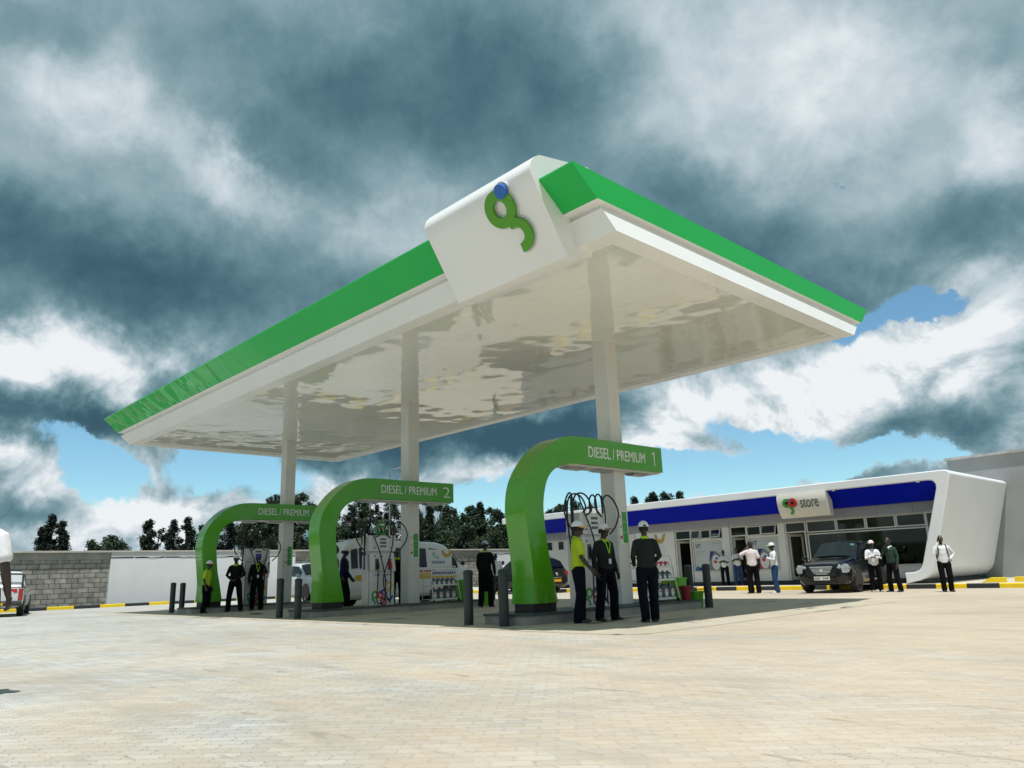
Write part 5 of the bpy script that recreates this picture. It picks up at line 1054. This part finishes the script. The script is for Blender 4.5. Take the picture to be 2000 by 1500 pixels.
def backpack(t, L_):
    m_ = cloth('navy_backpack', (.018, .022, .06))
    b = MB(); limb(b, [(-.20, 0, .93), (-.215, 0, 1.05), (-.20, 0, 1.20), (-.17, 0, 1.33)], [(.13, .07), (.15, .09), (.14, .08), (.10, .05)])
    bp_ = build('backpack', b, m_, t, smooth=60)
    for s_ in (1, -1): build('strap', MB().tube(catmull([(-.12, s_*.11, 1.38), (-.02, s_*.12, 1.455), (.09, s_*.12, 1.40), (.135, s_*.125, 1.25), (.05, s_*.17, 1.08), (-.12, s_*.13, 1.0)], 4), .015, 6), m_, bp_, smooth=60)
def rag(t, L_):
    b = MB(); limb(b, [(.25, .05, 1.07), (.27, .07, .98), (.25, .08, .88)], [(.03, .02), (.055, .03), (.045, .02)]); build('cloth_rag', b, cloth('lime_rag', (.38, .50, .02)), t, smooth=60)
def phone(t, L_): pass
# under the canopy
person('man in lime polo shirt and white cap with bright brim, beside the nearest pump', -3.07, 2.05, 1.90, 50, 'polo', LIME, NAVY, ('down', 'fwd'), 'short', hat=(WCAP, BRIM, 0), collar=LIMEC, voxel=.009, stride=.04, turn=-6)
person('man in dark sweater with green lanyard and name badge, white cap with bright brim', -3.03, 2.80, 1.86, -8, 'sweater', SWG, NAVY, ('down', 'down'), hat=(WCAP, BRIM, 0), collar=LIME, voxel=.009, extras=lanyard, stance=.2, turn=14)
person('man in grey sweater and white cap seen from behind, holding a lime cloth', -1.93, 2.69, 1.83, 140, 'sweater', SWG, NAVY, ('hold', 'hold'), hat=(WCAP, WCAP, 0), collar=LIME, voxel=.009, extras=rag, stance=.04, stride=-.05)
person('man in black sweater and pale lilac cap seen from behind, between two bollards', -10.86, 6.52, 1.97, 122, 'sweater', SWB, BLKT, ('fwd', 'down'), hat=(LCAP, LCAP, 0), collar=LIMEC, voxel=.010, stance=.12)
person('person in lime shirt and white orange cap, standing before the farthest green arch', -19.79, 1.62, 1.75, 46, 'polo', LIME, BLKT, ('down', 'down'), 'short', hat=(WCAP, BRIM, 0), voxel=.012, lean=.06)
person('man in dark sweater with hands clasped, standing left of the farthest pump', -19.6, 2.55, 1.93, -40, 'sweater', SWB, BLKT, ('clasp', 'clasp'), hat=(WCAP, BRIM, 0), collar=LIME, voxel=.012, stance=.22)
person('man in dark sweater and purple cap raising a hand, beside the farthest pump', -19.7, 3.40, 1.95, -20, 'sweater', SWB, BLKT, ('face', 'down'), hat=(PCAP, PCAP, 0), collar=LIME, voxel=.012, extras=lanyard, stance=.12)
person('bareheaded person in dark clothes just behind the middle green arch', -13.55, 2.88, 1.98, 60, 'sweater', SWB, BLKT, ('down', 'fwd'), hair=True, voxel=.012)
person('person in navy jacket and orange cap, back bent over, behind the middle green arch', -14.0, 3.50, 1.93, 62, 'sweater', cloth('navy_jacket', (.012, .014, .05)), BLKT, ('fwd', 'fwd'), hat=(WCAP, BRIM, 0), voxel=.012, stride=.12)
person('person in dark clothes with lime collar, between the middle pump and column', -13.4, 5.05, 1.88, -30, 'sweater', SWB, BLKT, ('down', 'down'), collar=LIME, voxel=.012)
person('man in white and blue shirt with his back turned, behind the man in black', -15.3, 10.95, 1.74, 150, 'shirt', WSH, cloth('grey_trousers', (.05, .05, .055)), ('down', 'down'), 'short', voxel=.012)
person('bareheaded man in white shirt at the front of the white minivan', -16.0, 11.0, 1.70, 20, 'shirt', WSH, NAVY, ('hip', 'hip'), 'long', voxel=.012)
person('person in teal shirt far behind the middle of the forecourt', -30.0, 24.6, 1.80, 200, 'shirt', cloth('teal_shirt', (.05, .35, .28)), BLKT, voxel=.016)
person('person in dark blue cap far behind, right of the person in teal', -32.0, 26.7, 1.82, 180, 'shirt', WSH, BLKT, hat=(NAVY, NAVY, 0), voxel=.016)
# by the store
person('man in pale shirt seen from behind, hand raised to his ear', -7.15, 15.71, 1.80, 130, 'shirt', PSH, BLKT, ('phone', 'down'), 'short', voxel=.010, stance=.12)
person('person in dark clothes almost hidden behind the man in pale shirt', -7.42, 16.22, 1.72, 150, 'sweater', SWB, BLKT, ('down', 'down'), 'long', voxel=.012)
person('man in white long shirt, white cap and blue jeans standing near the door', -6.5, 16.06, 1.70, 218, 'shirt', WSH, JEAN, ('tablet', 'tablet'), 'long', shoe=mat('white_shoe', (.6, .62, .66), .5), hat=(WCAP, cloth('green_brim', (.3, .5, .15)), 0), voxel=.010, stride=.03)
person('woman in white top and jeans with folded arms, leaning beside the first window', -10.97, 20.15, 1.49, -70, 'shirt', WSH, NAVY, ('cross', 'crossb'), 'short', voxel=.011, z=.15, build_=.9)
person('woman in white top with folded arms standing in the second doorway', -10.45, 20.35, 1.58, -50, 'shirt', WSH, JEAN, ('cross', 'crossb'), 'short', shoe=LRED, voxel=.011, z=.15, build_=.95)
person('man with folded arms and white orange cap, right of the black car', -3.2, 16.25, 1.60, -55, 'shirt', WSH, BLKT, ('cross', 'crossb'), 'long', shoe=mat('tan_shoe', (.4, .34, .25), .6), hat=(WCAP, BRIM, 0), voxel=.010)
person('man in dark green sweater with white collar, hand at his mouth', -2.62, 16.19, 1.66, -110, 'sweater', DGS, BLKT, ('down', 'face'), collar=WSH, voxel=.010, stance=.2)
person('man in white shirt with navy backpack, before the slanted white end wall', -1.05, 15.95, 1.63, -60, 'shirt', WSH, BLKT, ('hip', 'ear'), 'long', voxel=.010, extras=backpack, stance=.05)
person('person in white T-shirt cut off by the left picture edge', -1.99, -7.70, 1.86, 138, 'shirt', WSH, BLKT, ('down', 'down'), 'short', hair=True, voxel=.008, build_=1.02)
person('person in pale shirt sitting inside the store behind the big window', -4.3, 22.2, 1.60, -90, 'shirt', cloth('pale_grey_shirt', (.35, .42, .42)), BLKT, ('lap', 'lap'), 'short', voxel=.014, z=-.10, seated=True)
ch = thing('chair', 'dark chair with a seated person inside the store', 'chair', (-4.3, 22.3, .31)); build('seat', MB().box(-4.52, -4.08, 22.0, 22.5, .60, .64), DARK, ch); build('backrest', MB().box(-4.52, -4.08, 22.46, 22.5, .64, 1.12), DARK, ch)
for xx in (-4.5, -4.1):
    for yy in (22.02, 22.48): build('leg', MB().cyl(xx, yy, .31, .60, .015, 8), DARK, ch)
# ================================================================== TREES
def leaf_mat(nm, c0, c1):
    M = mat(nm, c0, .6, spec=.3); t, b = nodes_of(M); L = t.links.new; nd = t.nodes.new
    tc = nd('ShaderNodeTexCoord'); n = nd('ShaderNodeTexNoise'); n.inputs['Scale'].default_value = 1.1; n.inputs['Detail'].default_value = 3; L(tc.outputs['Object'], n.inputs[0])
    r = nd('ShaderNodeMapRange'); r.inputs['From Min'].default_value = .38; r.inputs['From Max'].default_value = .64; L(n.outputs[0], r.inputs[0])
    x_ = nd('ShaderNodeMix'); x_.data_type = 'RGBA'; L(r.outputs[0], x_.inputs[0]); x_.inputs[6].default_value = (*c0, 1); x_.inputs[7].default_value = (*c1, 1); L(x_.outputs[2], b.inputs['Base Color']); return M
LEAF = [leaf_mat('dark_leaves', (.010, .020, .014), (.022, .042, .022)), leaf_mat('mid_leaves', (.018, .036, .020), (.045, .075, .030))]
BARK = mat('bark', (.09, .075, .06), .9, var=.3, scale=4)
def tree_proto(seed, h, w, gap, kind):
    rnd = random.Random(seed); t = thing('tree', 'x', 'tree', (0, 0, 0), 'trees beyond the boundary wall')
    tr = MB(); lean = rnd.uniform(-.03, .03)
    tr.tube([(0, 0, 0), (lean*h*.5, 0, h*.5), (lean*h, .1, h*.96)], [.17, .11, .02], 8)
    clumps = []
    nb = int(30*(1.35 if kind == 0 else 1 if kind != 2 else .7))
    for k in range(nb):
        f = (k+.5)/nb; z = h*(.14+.84*f); a = rnd.uniform(0, 2*math.pi)
        if kind == 0: env = (1-f)**.7*(.35+.65*min(1, f*5)) + .06
        elif kind == 1: env = math.sin(math.pi*min(1, (.12+f*.88)))**.6*(.8+.2*rnd.random())
        else: env = .75*math.sin(math.pi*(.15+.8*f))**.4
        r = w*env*rnd.uniform(.35, 1.0); p = Vector((lean*z+r*math.cos(a), r*math.sin(a), z+r*.25))
        p0 = Vector((lean*z, 0, max(z-r*.7, .3))); tr.tube([p0, p0.lerp(p, .5)+Vector((0, 0, -.05*r)), p], [.05*(1-f*.6), .03, .008], 5)
        clumps.append((p, w*(.20+.20*rnd.random())*(1.15-f*.55)*(1.15 if kind == 0 else 1)))
        if rnd.random() < .6: clumps.append((p0.lerp(p, .6)+Vector((rnd.uniform(-.3, .3), rnd.uniform(-.3, .3), .2)), w*(.14+.14*rnd.random())*(1.1-f*.4)))
    clumps.append((Vector((lean*h, 0, h*.97)), w*.13))
    build('trunk', tr, BARK, t, smooth=60)
    lv = MB()
    for c, r in clumps:
        n = int(230*(r/.5)**2*gap)+40
        for _ in range(n):
            d = Vector((rnd.gauss(0, 1), rnd.gauss(0, 1), rnd.gauss(0, 1)*1.25)).normalized()*r*(rnd.random()**.45)
            if rnd.random() < .10: d *= 1.45
            p = c+d; s_ = rnd.uniform(.04, .09); a = Vector((rnd.uniform(-1, 1), rnd.uniform(-1, 1), rnd.uniform(-1, .6))).normalized(); b_ = a.cross(Vector((rnd.uniform(-1, 1), rnd.uniform(-1, 1), rnd.uniform(-1, 1)))).normalized()
            lv.add([p-a*s_*1.3, p+b_*s_*.6, p+a*s_*1.3, p-b_*s_*.6], [(0, 1, 2, 3)])
    cr_ = build('crown', lv, LEAF[kind % 2], t); return t, h
protos_t = [tree_proto(1, 6.0, 1.15, 1.2, 0), tree_proto(2, 6.5, 1.7, 1.0, 1), tree_proto(3, 6.0, 1.1, .6, 2), tree_proto(4, 7.0, 1.8, 1.25, 1), tree_proto(5, 6.5, 1.1, 1.1, 0), tree_proto(6, 5, 2.0, .9, 1)]
used = [False]*6
TL = [(-45, 2.25, 5.35, 4), (-45.3, 2.85, 5.0, 4), (-44.8, 1.75, 4.5, 0), (-45, 5.5, 4.05, 5), (-45.5, 4.7, 3.8, 5), (-45, 6.4, 3.7, 1), (-45, 7.8, 5.1, 0), (-45.5, 8.5, 4.6, 2), (-45, 9.3, 5.2, 4), (-45, 10.2, 5.4, 4), (-45.2, 11.3, 4.9, 4), (-45, 12.2, 5.0, 2), (-45, 13.1, 5.4, 4),
      (-45, 14.3, 5.9, 3), (-44.5, 15.3, 6.3, 1), (-45, 16.3, 7.1, 3), (-46, 17.2, 6.8, 3), (-45, 18.4, 7.3, 3), (-45, 19.4, 6.6, 1), (-45, 20.4, 6.4, 3), (-45.5, 21.5, 6.85, 1), (-45, 22.7, 6.6, 2), (-45, 23.5, 7.2, 1), (-46, 24.9, 7.3, 2), (-45, 25.6, 6.3, 2), (-45, 26.6, 7.0, 1), (-44.5, 28.0, 6.6, 3),
      (-45, 29.2, 6.5, 3), (-45, 30.4, 6.9, 4), (-45, 31.6, 7.1, 3), (-45, 32.8, 6.6, 1), (-45, 33.9, 6.3, 3), (-45, 35.2, 7.0, 3), (-45, 36.1, 7.35, 4), (-45, 37.3, 6.9, 3), (-44.7, 38.4, 6.6, 2), (-45, 39.6, 6.7, 3), (-45, 41.0, 6.5, 1),
      (-42.6, 15.7, 5.0, 5), (-42.6, 20.6, 4.6, 5), (-42.6, 29.6, 4.9, 5), (-42.6, 32.6, 5.0, 5), (-42.7, 35.4, 4.9, 5), (-42.7, 38.2, 4.6, 5), (-48, 15.5, 5.5, 3), (-48, 31, 6.1, 3), (-48, 34.5, 6.3, 3), (-48, 38, 6.2, 3),
      (-34.6, 34, 5.7, 1), (-33.4, 34, 6.05, 3), (-31.9, 34, 6.1, 1), (-30.6, 34.4, 5.7, 3), (-26.1, 34, 5.95, 4), (-25.2, 34.2, 5.8, 1), (-24.4, 34, 6.1, 4), (-23.6, 34.1, 5.95, 1), (-22.3, 34, 5.95, 4)]
names_h = ['narrow pointed tree', 'broad leafy tree', 'thin sparse tree', 'dense broad tree', 'dark conical tree', 'low bushy tree']
cnt = {}
for i, (x, y, h, k) in enumerate(TL):
    p, ph = protos_t[k]
    if not used[k]: o = p; used[k] = True
    else: o = copy_tree(p)
    s_ = h/ph; hz_ = s_*(1.0 if k != 5 else 1.05)
    o.location = (x, y, -.06); o.scale = (hz_, hz_, s_); o.rotation_euler = (0, 0, i*2.4)
    wh = ('above store roof right of arch 1' if i >= 48 and x > -28 else 'above store roof under arch 1' if i >= 46 and y > 33.5 and x > -40 else 'beyond left block wall' if y < 6.9 else 'beyond white wall left' if y < 12.5 else 'seen under farthest arch' if y < 20 else 'seen under arch 2' if y < 27.5 else 'between arches 2 and 1')
    key = (k, wh); cnt.setdefault(key, []).append(o)
pos = {1: [''], 2: ['left one', 'right one'], 3: ['leftmost', 'middle', 'rightmost']}
for (k, wh), L_ in cnt.items():
    L_.sort(key=lambda o: math.atan2(o.location.x-CAM.x, o.location.y-CAM.y))
    n_ = len(L_)
    for j, o in enumerate(L_):
        s_ = pos[n_][j] if n_ <= 3 else f'{["first","second","third","fourth","fifth","sixth","seventh","eighth","ninth","tenth"][min(j, 9)]} from left of {n_}'
        o['label'] = (names_h[k]+' '+wh+(', '+s_ if s_ else ''))
